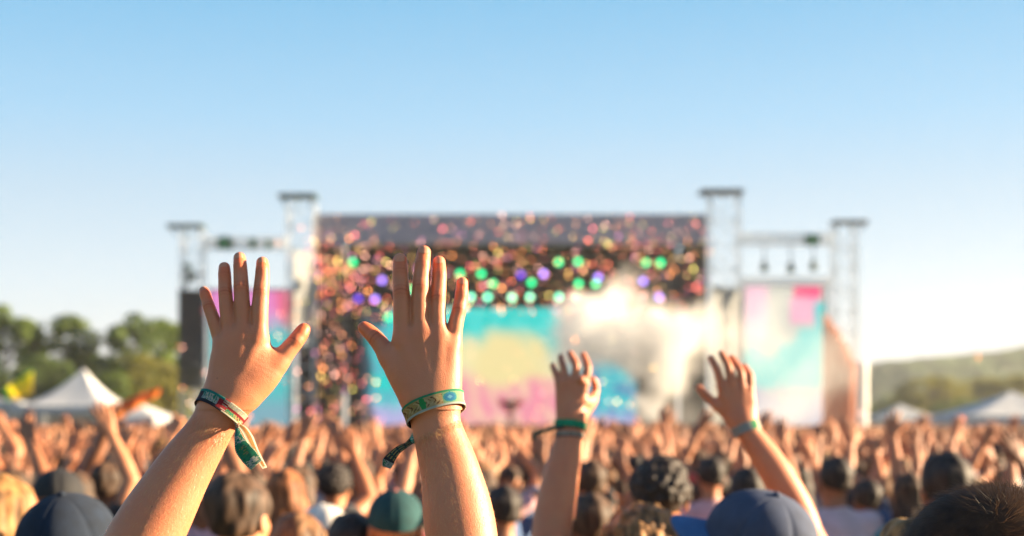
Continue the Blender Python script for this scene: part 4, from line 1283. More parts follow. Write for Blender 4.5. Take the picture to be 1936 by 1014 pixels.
hand_l.append(ell(P(450, 692, DL, 0), (.028, .0115, .034), .016)); hand_r.append(ell(P(809, 690, D1, 0), (.029, .0115, .034), .016))
HX, HY, HS = -0.265, 1.64, 1.72 / 1.75
base1 = np.array((HX, HY, 0.0))
def loc1(p): return np.array(p) * HS + base1
def scaled(pr, s, b):
    out = []
    for p in pr:
        if p[0] == 'k': out.append(('k', p[1] * s + b, p[2] * s, p[3], p[4] * s, p[5] * s, p[6], None))
        elif p[0] == 'c': out.append(('c', p[1] * s + b, p[2] * s + b, p[3] * s, p[4] * s, p[5] * s, p[6], p[7]))
        else: out.append(('e', p[1] * s + b, p[2] * s, p[3], p[4] * s, p[5] * s, p[6], None))
    return out
el_l = P(222, 1110, DL, -.010); el_r = P(893, 1150, D1, -.012)
sh_l = loc1((-.168, 0, 1.43)); sh_r = loc1((.168, 0, 1.43))
upper = [cap(sh_l, el_l, .046, .0375, .03), cap(sh_r, el_r, .046, .0375, .03)]
trunk = scaled(torso_prims() + [cap((0, -.008, 1.43), (0, .004, 1.56), .050, .047, .03)] + leg_prims() + foot_prims(-1) + foot_prims(1), HS, base1)
everything = arm_l + arm_r + upper
zs = PZ(776, D1); zl = PZ(776, DL)
hl = surface_nets(field(hand_l + arm_l, *(lambda b: (np.array((b[0][0], b[0][1], zl)), b[1]))(pad_box(hand_l, .0009)), .0009), np.array((pad_box(hand_l, .0009)[0][0], pad_box(hand_l, .0009)[0][1], zl)), .0009)
hr = surface_nets(field(hand_r + arm_r, *(lambda b: (np.array((b[0][0], b[0][1], zs)), b[1]))(pad_box(hand_r, .0009)), .0009), np.array((pad_box(hand_r, .0009)[0][0], pad_box(hand_r, .0009)[0][1], zs)), .0009)
fa = [solid(a + h[:12] + [u], .0022, lo=(-9, 0, 1.72), hi=(9, 9, z_ + .004)) for a, h, u, z_ in ((arm_l, hand_l, upper[0], zl), (arm_r, hand_r, upper[1], zs))]
low = solid(everything + trunk, .011, hi=(9, 9, 1.728))
hd = solid(scaled(head_prims(0, 0) + [cap((0, -.008, 1.43), (0, .004, 1.56), .050, .047, .03)], HS, base1), .006, lo=(-9, -9, 1.49 * HS))
v, f = join([hl, hr, fa[0], fa[1], low, hd])
p1 = empty('person', tuple(base1), 'person seen only as two sunlit bare forearms, both open hands held high with festival wristbands', 'person')
bme = mesh_data('body', v - base1, f)
def paint(me, v, hands):
    fold = np.zeros(len(v), dtype=np.float32); flush = np.zeros(len(v), dtype=np.float32)
    gg = random.Random(5)
    for hand, dd_ in hands:
        s = dd_ / FPX
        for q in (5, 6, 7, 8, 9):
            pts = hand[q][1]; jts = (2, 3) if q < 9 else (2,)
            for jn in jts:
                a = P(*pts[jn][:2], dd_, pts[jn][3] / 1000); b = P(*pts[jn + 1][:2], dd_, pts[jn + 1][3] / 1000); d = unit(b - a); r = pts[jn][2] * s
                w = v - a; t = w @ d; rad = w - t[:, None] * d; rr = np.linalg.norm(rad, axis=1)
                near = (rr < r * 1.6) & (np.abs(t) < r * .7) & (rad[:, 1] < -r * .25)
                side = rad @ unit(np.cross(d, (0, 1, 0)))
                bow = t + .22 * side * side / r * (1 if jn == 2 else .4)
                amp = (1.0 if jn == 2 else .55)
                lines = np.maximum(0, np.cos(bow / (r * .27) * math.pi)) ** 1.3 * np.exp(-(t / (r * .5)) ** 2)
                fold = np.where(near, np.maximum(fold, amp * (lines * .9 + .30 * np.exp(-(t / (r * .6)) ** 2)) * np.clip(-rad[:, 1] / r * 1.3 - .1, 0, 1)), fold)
                flush = np.where((rr < r * 1.7) & (np.abs(t) < r * 1.6), np.maximum(flush, .45 * np.exp(-(t / (r * .8)) ** 2)), flush)
            tip = P(*pts[-1][:2], dd_, pts[-1][3] / 1000); dt = np.linalg.norm(v - tip, axis=1)
            flush = np.maximum(flush, np.clip(1.25 - dt / .024, 0, 1))
            kn = P(*pts[0][:2], dd_, pts[0][3] / 1000 - .008); flush = np.maximum(flush, .35 * np.exp(-(np.linalg.norm(v - kn, axis=1) / .010) ** 2))
    for nm, arr in (('fold', fold), ('flush', flush)):
        at = me.attributes.new(nm, 'FLOAT', 'POINT'); at.data.foreach_set('value', arr.astype(np.float32))
paint(bme, v, ((LEFT_HAND, DL), (RIGHT_HAND, D1)))
obj('body', bme, SKIN['hero'], p1)
for (hand, idx, dd_) in ((LEFT_HAND, (5, 6, 7, 8), DL), (RIGHT_HAND, (5, 6, 7, 8), D1)):
    for i in idx:
        nail(p1, base1, dd_, hand[i][1][-1], hand[i][1][-2], NAILM)
tp = scaled(torso_prims(.014) + [cap((-.168, 0, 1.43), tuple((-.168 * .5 + (el_l - base1)[0] / HS * .5, (el_l - base1)[1] * .4, 1.52)), .062, .058, .04), cap((.168, 0, 1.43), tuple((.168 * .5 + (el_r - base1)[0] / HS * .5, (el_r - base1)[1] * .4, 1.52)), .062, .058, .04),
                                 ell((0, .004, 1.55), (.066, .062, .075), .012, None, 's')], HS, base1)
v, f = solid(tp, .011, lo=(-9, -9, .86)); obj('top', mesh_data('top', v - base1, f), TOPM['white'], p1)
v, f = solid(scaled(leg_prims(.012) + [ell((0, 0, .95), (.168, .118, .11), .05)], HS, base1), .012, lo=(-9, -9, .075), hi=(9, 9, .95)); obj('trousers', mesh_data('trousers', v - base1, f), TROUSERM[0], p1)
hme = hair_shape('long').copy(); hme.materials.clear(); hme.materials.append(HAIRC['brown'])
obj('hair', hme, None, p1, loc=tuple(NECK * HS)).scale = (HS,) * 3

# ---- wristband on the left wrist: a green and silver woven strip with a red edge, tied, its tail hanging
GR = (0.02, 0.26, 0.13); TL = (0.03, 0.30, 0.26); SV = (0.45, 0.50, 0.46); RD = (0.36, 0.02, 0.03); DK = (0.03, 0.03, 0.045); GD = (0.42, 0.30, 0.10); CR = (0.75, 0.68, 0.5)
gw = random.Random(8)
_last = [None, 0]
def weave(*cs):
    # a thread colour runs for two or three stitches
    if _last[1] > 0 and _last[0] in cs:
        _last[1] -= 1
        return _last[0]
    _last[0] = cs[gw.randrange(len(cs))]; _last[1] = gw.choice((1, 1, 2))
    return _last[0]

def col_left(u, v):
    x = (u - .5) * 2          # 0..1 from one edge of the wrist to the other on the side turned to the stage's audience
    if x < 0: return weave(TL, GR, GR, SV)
    if v > .84 and x < .55: return TL
    if v < .10: return CR if x > .58 else DK
    if x < .10: return (0.12, 0.25, 0.32)
    if x < .20: return weave(DK, DK, (.12, .02, .04))
    if x < .48: return (weave(SV, SV, GR, SV, TL, CR) if .22 < v < .8 else DK)
    if x < .63:
        edge = .55 + .12 * (1 if int(v * 12) % 2 else 0)
        return weave(RD, RD, (.5, .04, .05)) if x < edge or .3 < v < .5 else weave(CR, SV, CR)
    if x > .93: return RD
    if v > .60: return weave(CR, CR, SV, (.55, .5, .3))
    if v > .46: return RD
    return (weave(GD, (.7, .45, .12), GD) if int((x * 60 + v * 8)) % 3 else DK) if x > .78 else weave(GR, GR, GD)
B1 = P(415, 775, DL)
skin_l = hand_l[:12] + arm_l; skin_r = hand_r[:12] + arm_r
wb = wristband(p1, base1, skin_l, B1, (.45, .36, .82), (1, 0, -.5), .0165, col_left, wob=lambda a: .0012 * math.sin(2 * a))
wb['label'] = 'green, silver and red woven wristband tied in a knot'
g2 = random.Random(3)
def tail_left(t, v):
    if v < .07 or v > .93: return CR if int(t * 60) % 2 else GR
    if t < .16: return weave(RD, CR, GD, DK)
    if t < .34: return weave(GR, (.05, .35, .2), SV) if v < .4 else weave(GR, TL)
    if .34 < t < .50: return weave(CR, GR, SV, GR)
    if t > .84: return weave(CR, GR, CR, SV)
    if .25 < v < .75 and .55 < t < .75: return weave(GR, GR, GD, (.06, .3, .08))
    return weave(GR, (.03, .33, .14), GR, (.02, .2, .1))
fr = lambda t: np.array((0.25, -1.0, 0.1))
ribbon('wristband_tail', wb, base1, [P(452, 799, DL, -.014), P(456, 813, DL, -.024), P(462, 830, DL, -.034), P(471, 847, DL, -.042), P(484, 862, DL, -.046), P(498, 878, DL, -.048)],
       [6 * s1 / 1000, 8 * s1 / 1000, 19 * s1 / 1000, 32 * s1 / 1000, 35 * s1 / 1000, 30 * s1 / 1000], lambda t: np.array((.15, -1, .1)), tail_left, ucount=64, vcount=16)
def tail_under(t, v):
    if v < .2 or v > .8 or t > .95: return CR
    return weave((.62, .27, .07), (.55, .2, .05), GD)
ribbon('wristband_tail', wb, base1, [P(454, 802, DL, -.012), P(467, 812, DL, -.020), P(479, 828, DL, -.028), P(494, 856, DL, -.036), P(511, 884, DL, -.040)],
       [5 * s1 / 1000, 16 * s1 / 1000, 18 * s1 / 1000, 14 * s1 / 1000, 10 * s1 / 1000], lambda t: np.array((.7, -1, .2)), tail_under, ucount=50, vcount=8)
v, f = solid([ell(P(451, 797, DL, -.012), (.0042, .0035, .005), .002), ell(P(454, 803, DL, -.013), (.0030, .003, .0045), .002), cap(P(447, 795, DL, -.010), P(458, 799, DL, -.011), .0022, .002, .002)], .0006)
obj('knot', mesh_data('knot', v - base1, f, facecol=np.array([weave(RD, CR, RD, GD) for _ in range(len(f))])), WOVEN, wb)

# ---- wristband on the other wrist: gold band with green edging, a leaf and a blue ring badge
def col_right(u, v):
    x = (u - .5) * 2
    GN = (.04, .36, .17); LG = (.28, .50, .26)
    if v > .86: return GN
    if v < .13: return (.55, .62, .55)
    if x < 0: return LG
    if x < .66:
        # squiggly dark strokes on gold, a green leaf in the middle
        if abs(x - .40) < .045 * (1 - abs(v - .5)): return (.03, .38, .10)
        q = math.sin(x * 95 + 3 * math.sin(v * 9)) + .5 * math.sin(x * 41 + v * 7)
        if .22 < v < .78 and q > .75: return (.16, .07, .03)
        if .22 < v < .78 and q < -.95: return (.75, .58, .30)
        return (.50, .36, .12) if x < .35 else (.62, .44, .20)
    if x < .94:
        d = math.hypot((x - .755) * 2.9, (v - .52) * .72)
        if d < .075: return (.12, .42, .60)
        if d < .17: return (.01, .20, .42)
        if d < .235: return (.02, .30, .38)
        return LG
    return (.55, .66, .45)
B2 = P(819, 775, D1)
wb2 = wristband(p1, base1, skin_r, B2, (-.30, .33, .90), (1, 0, .3), .0175, col_right, nu=200, nv=22)
wb2['label'] = 'gold and green wristband with a small blue ring badge'
def tail_right(t, v):
    if t < .22: return weave(GR, (.0, .2, .12), DK, (.04, .35, .22))
    if t > .80: return weave((.45, .55, .55), SV, (.2, .3, .3)) if v < .6 else weave((.12, .2, .16), GR, SV)
    if t > .72: return DK
    k = int(v * 9) % 3
    return weave((.45, .36, .14), GD) if k == 1 and int(t * 70) % 9 < 7 else weave(DK, DK, (.03, .16, .13))
ribbon('wristband_tail', wb2, base1, [P(787, 822, D1, .006), P(780, 831, D1, .004), P(769, 841, D1, .0), P(753, 851, D1, -.003), P(741, 864, D1, -.004), P(735, 873, D1, -.004), P(731, 884, D1, -.004)],
       [k_ * s1 / 1000 for k_ in (9, 13, 9, 14, 18, 23, 16)], lambda t: np.array((.45, -1, .35)), tail_right, ucount=70, vcount=18, thick=.0022)
v, f = solid([ell(P(785, 824, D1, .004), (.0045, .004, .006), .002), ell(P(781, 831, D1, .003), (.004, .0035, .005), .002), cap(P(779, 806, D1, .004), P(785, 824, D1, .005), .0012, .0014, .002)], .0006)
obj('knot', mesh_data('knot', v - base1, f, facecol=np.array([weave(GR, TL, (.0, .2, .12), SV) for _ in range(len(f))])), WOVEN, wb2)

# ---- fine hairs on the forearms
def arm_hairs(prims, pts, n, seed, D1):
    g = np.random.default_rng(seed); V = []; Fs = []; C = []; DD = []; AX = []
    for i in range(n):
        t = g.uniform(0, 1) * (len(pts) - 1.001); k = int(t); f = t - k
        C.append(P(*[pts[k][q] * (1 - f) + pts[k + 1][q] * f for q in (0, 1)], D1)); ax = unit(P(*pts[k][:2], D1) - P(*pts[k + 1][:2], D1))
        a = g.uniform(-1.2, 1.4); e1 = unit(np.cross((0, 1, 0), ax)); e1 = e1 if e1[0] > 0 else -e1
        DD.append(math.sin(a) * e1 + math.cos(a) * np.array((0, -1, 0))); AX.append(ax)
    C = np.array(C); DD = np.array(DD); lo = np.full(n, .004); hi = np.full(n, .09)
    for _ in range(12):
        m_ = (lo + hi) / 2; ins = sdf_points(prims, C + DD * m_[:, None]) < 0
        lo = np.where(ins, m_, lo); hi = np.where(ins, hi, m_)
    for c, d, ax, l_ in zip(C, DD, AX, lo):
        p = c + d * (l_ - .0002); L = g.uniform(.004, .009)
        dr = unit(-ax * .8 + d * .35 + np.cross(ax, d) * g.uniform(-.3, .7)); w = unit(np.cross(dr, d)) * .00011
        o = len(V); V += [p - w - base1, p + w - base1, p + dr * L * .6 + d * .0006 + w * .7 - base1, p + dr * L * .6 + d * .0006 - w * .7 - base1, p + dr * L - base1]
        Fs += [(o, o + 1, o + 2, o + 3), (o + 3, o + 2, o + 4)]
    return V, Fs
ARMHAIR = mat('arm_hair', (0.62, 0.40, 0.20), 0.35, trans=.4)
for pr, pts, sd, dd_ in ((arm_l, [(405, 800), (391, 822), (341, 894), (281, 1000)], 1, DL), (arm_r, [(826, 810), (831, 822), (853, 894), (871, 1000)], 2, D1)):
    V_, F_ = arm_hairs(pr, pts, 900, sd, dd_)
    o = obj('arm_hair', mesh_data('arm_hair', V_, F_, smooth=False), ARMHAIR, p1); o['kind'] = 'stuff'

# ================================================================== the curly-haired person with the second pair of raised hands
D2 = 3.30
s2 = D2 / FPX
H3 = [
    ('p', [(1064, 795, 12, 2), (1060, 760, 10, 2), (1058, 728, 8.5, 3)]), ('p', [(1072, 795, 12, 0), (1071, 724, 9, 0)]), ('p', [(1080, 795, 12, 0), (1087, 720, 9.2, 0)]), ('p', [(1088, 797, 12, 0), (1104, 728, 9.5, 0)]),
    ('p', [(1093, 795, 12, 10), (1116, 768, 10, 25), (1123, 755, 8.5, 40)]),
    ('f', [(1058, 726, 7.6, 3), (1052, 708, 6.4, 10), (1047, 696, 5.8, 24), (1045.5, 690, 5.0, 30)]),
    ('f', [(1071, 722, 8, 0), (1066, 698, 6.9, 8), (1062, 682, 6.2, 22), (1061, 673, 5.2, 32)]),
    ('f', [(1087, 718, 8.2, 0), (1089, 692, 7.2, 0), (1083, 678, 6.6, 16), (1079, 667, 5.4, 28)]),
    ('f', [(1105, 724, 8.4, 0), (1111, 698, 7.4, 2), (1108, 682, 6.6, 16), (1104, 670, 5.6, 28)]),
    ('f', [(1121, 758, 8.5, 40), (1128, 738, 7.4, 48), (1127, 724, 6.6, 44), (1123, 716, 5.4, 36)]),
    ('p', [(1108, 760, 8, 4), (1120, 752, 8, 30)]),
]
H4 = [
    ('p', [(1418, 800, 12, 2), (1420, 765, 10.5, 3), (1418, 738, 8.5, 5)]), ('p', [(1410, 802, 13, 0), (1403, 733, 9, 1)]), ('p', [(1402, 803, 13, 0), (1384, 727, 9.4, 0)]), ('p', [(1396, 803, 12, 0), (1365, 733, 9.6, 0)]),
    ('p', [(1398, 806, 13, 4), (1378, 787, 11.5, 6), (1357, 767, 9, 9)]),
    ('f', [(1418, 736, 7.8, 5), (1419, 712, 6.6, 4), (1414, 700, 6, 14), (1411, 692, 5.2, 22)]),
    ('f', [(1403, 730, 8.2, 1), (1400, 704, 7.2, 0), (1392, 687, 6.5, 10), (1386, 676, 5.6, 20)]),
    ('f', [(1384, 724, 8.6, 0), (1377, 694, 7.5, -1), (1370, 678, 6.8, 6), (1366, 668, 5.8, 14)]),
    ('f', [(1365, 730, 8.6, 0), (1357, 704, 7.4, -1), (1350, 687, 6.8, 4), (1345.5, 677, 5.8, 10)]),
    ('f', [(1358, 768, 9, 9), (1344, 755, 8, 12), (1331, 742, 7.2, 12), (1323, 733, 5.8, 12)]),
    ('p', [(1372, 768, 8, 4), (1366, 750, 7, 3)]),
]
arm3 = forearm(D2, [(1083, 786, 20, 0, .8), (1080, 806, 22, 0, .76), (1076, 830, 26.5, 0, .82), (1061, 898, 34, -4, .9), (1047, 975, 38, -10, .95), (1040, 1030, 36, -20, 1)])
arm4 = forearm(D2, [(1405, 795, 21, 0, .8), (1412, 811, 22.5, 0, .76), (1424, 830, 24, 0, .82), (1466, 893, 31, -4, .9), (1507, 968, 32, -10, .95), (1530, 1035, 31, -20, 1)])
hand3 = traced(D2, H3, .006, .014); hand4 = traced(D2, H4, .006, .014)
hand3 += [ell(P(1098, 718, D2, -.010), (.010, .008, .009), .006)]
C2 = np.array((PX(1212, 3.32), 3.32, 0.0)); S2 = (PZ(948, 3.32) - .006) / 1.775
base2 = C2
def loc2(p): return np.array(p) * S2 + base2
el3, el4 = P(1040, 1030, D2, -.020), P(1530, 1035, D2, -.020)
up2 = [cap(loc2((-.17, 0, 1.43)), el3, .050, .040, .03), cap(loc2((.17, 0, 1.43)), el4, .050, .040, .03)]
b2 = solid(scaled(torso_prims() + [cap((0, -.008, 1.43), (0, .004, 1.56), .052, .049, .03)] + leg_prims() + foot_prims(-1) + foot_prims(1), S2, base2) + up2 + arm3 + arm4, .011, hi=(9, 9, PZ(985, D2)))
a3 = solid(arm3 + up2[:1], .004, lo=(-9, 0, PZ(989, D2))); a4 = solid(arm4 + up2[1:], .004, lo=(-9, 0, PZ(989, D2)))
h3 = solid(hand3 + arm3, .0018, lo=(-9, 0, PZ(803, D2))); h4 = solid(hand4 + arm4, .0018, lo=(-9, 0, PZ(812, D2)))
hd2 = solid(scaled(head_prims(R(6), R(2)) + [cap((0, -.008, 1.43), (0, .004, 1.56), .052, .049, .03)], S2, base2), .006, lo=(-9, -9, 1.49 * S2))
v, f = join([b2, a3, a4, h3, h4, hd2])
p2 = empty('person', tuple(base2), 'person with curly golden-brown hair raising two bare arms, green wristband trailing a cord', 'person')
obj('body', mesh_data('body', v - base2, f), SKIN['hero'], p2)
v, f = solid(scaled(torso_prims(.014) + [cap((-.17, 0, 1.43), tuple(np.array((-.17, 0, 1.43)) + ((el3 - base2) / S2 - np.array((-.17, 0, 1.43))) * .45), .064, .06, .04), cap((.17, 0, 1.43), tuple(np.array((.17, 0, 1.43)) + ((el4 - base2) / S2 - np.array((.17, 0, 1.43))) * .45), .064, .06, .04),
    ell((0, .004, 1.55), (.066, .062, .075), .012, None, 's')], S2, base2), .011, lo=(-9, -9, .86)); obj('top', mesh_data('top', v - base2, f), TOPM['charcoal'], p2)
v, f = solid(scaled(leg_prims(.012) + [ell((0, 0, .95), (.168, .118, .11), .05)], S2, base2), .012, lo=(-9, -9, .075), hi=(9, 9, .97)); obj('trousers', mesh_data('trousers', v - base2, f), TROUSERM[0], p2)
hm2 = hair_shape('curly').copy(); hm2.materials.clear(); hm2.materials.append(hair_mat('hair_curly', (0.17, 0.085, 0.035)))
o = obj('hair', hm2, None, p2, loc=tuple(NECK * S2), rot=(0, 0, R(6))); o.scale = (S2 * 1.04,) * 3
sk3 = arm3 + hand3; sk4 = arm4 + hand4
def col_green(u, v): return weave((.02, .46, .22), (.02, .38, .18), (.05, .55, .30)) if v > .12 else DK
w3 = wristband(p2, base2, sk3, P(1079, 806, D2), (.10, .25, .95), (1, 0, 0), .017, col_green, lift=.0025, nu=100, nv=10, thick=.003)
w3['label'] = 'thick green wristband with a long dark cord flying sideways'
def col_pale(u, v): return weave((.5, .45, .38), (.62, .6, .5), (.3, .2, .14)) if v > .3 else (.28, .12, .10)
wristband(p2, base2, sk3, P(1076, 824, D2), (.05, .18, .97), (1, 0, 0), .013, col_pale, lift=.0015, nu=100, nv=8)
ribbon('wristband_tail', w3, base2, [P(1064, 806, D2, -.02), P(1048, 808, D2, -.02), P(1033, 814, D2, -.02), P(1018, 817, D2, -.02), P(1010, 822, D2, -.02), P(1008, 833, D2, -.02)],
       [.009, .008, .007, .007, .008, .008], lambda t: np.array((.1, -1, .6)), lambda t, v: weave((.02, .16, .12), (.01, .2, .12), (.03, .08, .1)), ucount=50, vcount=6, thick=.005)
def col_grey(u, v):
    x = (u - .5) * 2
    if .62 < x < .80: return weave((.05, .42, .16), (.1, .5, .2))
    return weave((.42, .46, .44), (.5, .52, .5)) if x < .62 else (.75, .7, .58)
w4 = wristband(p2, base2, sk4, P(1412, 811, D2), (-.36, .22, .90), (1, 0, .4), .021, col_grey, lift=.0018, nu=110, nv=10)
w4['label'] = 'silver grey wristband with a small green patch'

# ================================================================== NAMED PEOPLE NEAR THE LENS
def stand(px, top, D, rzdeg, tm, skin, style, hc, tc, label, hair=True, wide=1.0, yaw=None, group='people in the crowd', trous=0):
    t = TEMPL[tm]
    e = person(PX(px, D), D, PZ(top, D) / 1.765, t, skin, style, hc, tc, label, group, R(rzdeg), trous, hair)
    return e, t[4]
def hat_on(e, yaw, *a, **k):
    return add_cap(e, yaw, *a, **k)
CAPNAVY = mat('cap_navy', (.042, .058, .105), .9, noise=(30, .2), bump=(300, .5, .001))
CAPBRIM = mat('cap_brim_blue', (.045, .12, .27), .85, noise=(30, .1))
CAPDARK = mat('cap_denim', (.007, .015, .032), .95, noise=(30, .3), bump=(260, .5, .001))
CAPTEAL = mat('cap_teal', (.007, .050, .055), .9, noise=(26, .25))
CAPBLACK = mat('cap_black', (.016, .016, .018), .85)
CAPWHITE = mat('cap_white', (.72, .66, .6), .85)
BTNRED = mat('button_red', (.45, .12, .10), .8)
# bare template with arms lowered is number 9
for i_ in (20, 21): pass
e, yw = stand(1430, 927, 3.0, 0, 9, 'tan', 'short', 'brown', 'navy', 'person in a navy baseball cap with blue brim, before the fourth raised arm', hair=False)
hat_on(e, R(80), CAPNAVY, CAPBRIM, CAPNAVY, roomy=1.08, pitch=18, roll=-20)
e, yw = stand(131, 936, 2.85, 8, 9, 'tan', 'short', 'black', 'charcoal', 'person in a dark denim cap by the sunlit forearm, nearest the lower corner', hair=False)
hat_on(e, R(-15), CAPDARK, CAPDARK, CAPDARK, roomy=1.08, pitch=14)
e, yw = stand(748, 922, 4.5, 0, 9, 'fair', 'short', 'brown', 'maroon', 'person in a teal cap with a small reddish button, beside the second forearm', hair=False)
hat_on(e, R(5), CAPTEAL, CAPTEAL, BTNRED, pitch=16)
e, yw = stand(112, 884, 5.0, 0, 9, 'tan', 'short', 'black', 'black', 'person in a plain black cap behind the denim cap', hair=False)
hat_on(e, R(20), CAPBLACK, CAPBLACK, CAPBLACK)
e, yw = stand(612, 952, 5.6, 0, 9, 'tan', 'short', 'brown', 'grey', 'person in a white cap behind the brown-haired woman', hair=False)
hat_on(e, R(60), CAPWHITE, CAPWHITE, CAPWHITE)
stand(450, 889, 4.0, -28, 9, 'fair', 'short', 'dark brown', 'charcoal', 'person with short dark brown hair and sunlit ear between the two big forearms')
stand(4, 893, 4.1, -60, 9, 'tan', 'bob', 'golden', 'pink', 'person with golden chin-length hair turned sideways at the photo edge')
stand(566, 966, 4.3, -8, 9, 'fair', 'long', 'brown', 'tan', 'person with long light brown hair low between the two big forearms')
stand(540, 885, 6.2, 0, 9, 'fair', 'wavy', 'auburn', 'rust orange', 'person with long auburn wavy hair under the hanging wristband tail')
stand(667, 966, 4.6, 0, 9, 'tan', 'long', 'black', 'maroon', 'person with long black hair left of the teal cap')
stand(952, 916, 6.4, 5, 9, 'olive', 'short', 'black', 'black', 'person with black hair and black top just right of the second forearm')
stand(1248, 862, 4.6, -12, 9, 'tan', 'curly', 'black', 'rust orange', 'tall person with curly black hair under the smoke, between the two waving arms')
stand(1345, 862, 8.6, 0, 9, 'tan', 'short', 'black', 'pink', 'person with cropped black hair right behind the fourth arm wristband')
stand(1412, 882, 7.0, 0, 9, 'tan', 'long', 'black', 'black', 'person with straight long black hair above the navy cap')
stand(1580, 862, 7.4, 3, 9, 'olive', 'short', 'black', 'pale lilac', 'person in a pale lilac tee with a black crew cut right of the navy cap')
stand(1788, 853, 5.0, 0, 9, 'olive', 'short', 'black', 'charcoal', 'person with round black hair directly behind the close dark head')
stand(1716, 893, 7.4, 0, 9, 'tan', 'long', 'dark brown', 'teal', 'person with long dark hair in a teal top left of the close dark head')
stand(1745, 968, 2.5, 0, 9, 'tan', 'short', 'golden', 'tan', 'person whose short sandy hair peeks out low beside the close dark head')
stand(1118, 930, 5.2, 0, 9, 'olive', 'short', 'dark brown', 'charcoal', 'person with short dark brown hair behind the curly hair and third arm')
stand(900, 905, 7.8, 0, 9, 'tan', 'bun', 'black', 'navy', 'person with a black hair bun half hidden by the second forearm')
stand(1640, 905, 8.0, 0, 9, 'brown', 'short', 'black', 'black', 'person with dark skin and cropped black hair beside the lilac tee')

# ---- the close head in the lower right: standing dark hair, combed strand by strand
D4 = 1.72
e4b = np.array((PX(1872, D4), D4 + .02, 0.0)); S4 = (PZ(902, D4) - .004) / 1.768
t4 = TEMPL[9]
e4 = person(e4b[0], e4b[1], S4, t4, 'tan', 'short', 'black', 'charcoal', 'person with thick dark hair lit golden along the rim, closest head in the corner', None, R(6), 1, hair=False)
hv, hf = solid([ell((0, -.012, 1.668), (.086, .102, .094), .02), ell((0, -.05, 1.62), (.084, .07, .06), .03), ell((0, .10, 1.585), (.070, .062, .085), .012, None, 's'), ell((0, -.02, 1.455), (.2, .25, .13), .02, None, 's')], .005)
hm4 = mesh_data('hair', hv - NECK, hf)
STRAND = mat('hair_strand', (.075, .040, .020), .5, spec=.3, noise=(40, .5), trans=.45)
ho = obj('hair', hm4, STRAND, e4, loc=tuple(NECK), rot=(0, 0, t4[4])); ho.scale = (1.16, 1.08, 1.0)
g4 = np.random.default_rng(12); V = []; Fs = []
cen = np.array((0, -.012, 1.668)) - NECK; rad = np.array((.087, .103, .095)); crown = unit((-.35, -.62, .72))
for i in range(19000):
    d = unit(g4.normal(size=3)); 
    if d[2] < -.25: continue
    p = cen + d * rad; L = g4.uniform(.018, .045); w = g4.uniform(.00010, .00020); segs = 5
    fuzz = i > 9500
    if fuzz: L = g4.uniform(.007, .014); w = g4.uniform(.00016, .00024)
    t_ = d - crown; t_ = t_ - d * (t_ @ d); t_ = unit(t_ + np.cross(d, t_) * .55 + g4.normal(size=3) * .10)
    lift = g4.uniform(.05, .35) if g4.random() < .9 else g4.uniform(.5, 1.1)
    if fuzz: lift = g4.uniform(.6, 1.5)
    side = unit(np.cross(t_, d)); o = len(V); q = p - d * .001; dd = unit(t_ + d * lift)
    wav = g4.uniform(-1, 1)
    for s in range(segs + 1):
        ww = w * (1 - .8 * s / segs)
        V += [q - side * ww, q + side * ww]
        dd = unit(dd - d * (.10 * lift) + side * wav * .10 + g4.normal(size=3) * .03); q = q + dd * L / segs
        dn = unit((q - cen) / rad); k = ((q - cen) / rad); k = math.sqrt(float(k @ k))
        if k < 1.004: q = cen + dn * rad * 1.006
    for s in range(segs): Fs.append((o + 2 * s, o + 2 * s + 1, o + 2 * s + 3, o + 2 * s + 2))
so = obj('hair_strands', mesh_data('hair_strands', V, np.array(Fs), smooth=True), STRAND, ho); so['kind'] = 'stuff'
# sunglasses pushed to the side of the face
gl = MB()
LENSB = mat('sunglass_lens', (.01, .015, .03), .12); RIM = mat('white_rim', (.75, .75, .75), .3)
yz = np.array((-.072, .085, 1.652)) - NECK
lens_ = MB().lathe([(.027, -.002), (.029, 0), (.027, .004), (.01, .006)], tuple(yz + NECK), 28, Matrix.Rotation(R(-80), 3, 'X') @ Matrix.Rotation(R(25), 3, 'Y')).build('sunglass_lens', LENSB, e4, smooth=True)
MB().tube([tuple(yz + NECK + np.array((.030 * math.cos(a), -.004, .030 * math.sin(a)))) for a in [k * math.pi / 14 for k in range(29)]], .0016, 8).build('rim', RIM, lens_, smooth=True)
MB().tube([tuple(NECK + yz + np.array((-.014, -.01, .006))), tuple(NECK + np.array((-.088, .03, .128))), tuple(NECK + np.array((-.090, -.01, .118)))], .0018, 8).build('temple', LENSB, lens_, smooth=True)

# ================================================================== the performer on stage
pb, pt, ptr = figure_meshes({'L': ((-.44, 0, 1.50), (-.68, 0, 1.62), 'wide'), 'R': ((.44, 0, 1.50), (.68, 0, 1.62), 'wide')}, 0, 0, .02, .012, .008)
DPF = DS + 3
pf = person(PX(965, DPF), DPF, 1.02, ('spread', pb, pt, ptr, R(0)), 'olive', 'long', 'black', 'black', 'tiny performer in dark clothes with red sleeves spread wide before the main screen', None, R(180), 1)
pf.location.z = DECK_Z
CAPE = mat('red_cape', (.55, .03, .03), .8, trans=.3)
for s in (-1, 1):
    V = []; 
    for i in range(13):
        x = s * (.10 + .62 * i / 12)
        zt = 1.45 + .17 * i / 12
        for j in range(7):
            V.append((x, -.10 + .03 * math.sin(i * 1.7 + j), zt - (.62 - .30 * i / 12) * j / 6))
    Fs = [(i * 7 + j, i * 7 + j + 1, (i + 1) * 7 + j + 1, (i + 1) * 7 + j) for i in range(12) for j in range(6)]
    obj('red_sleeve', mesh_data('red_sleeve', V, Fs), CAPE, pf)

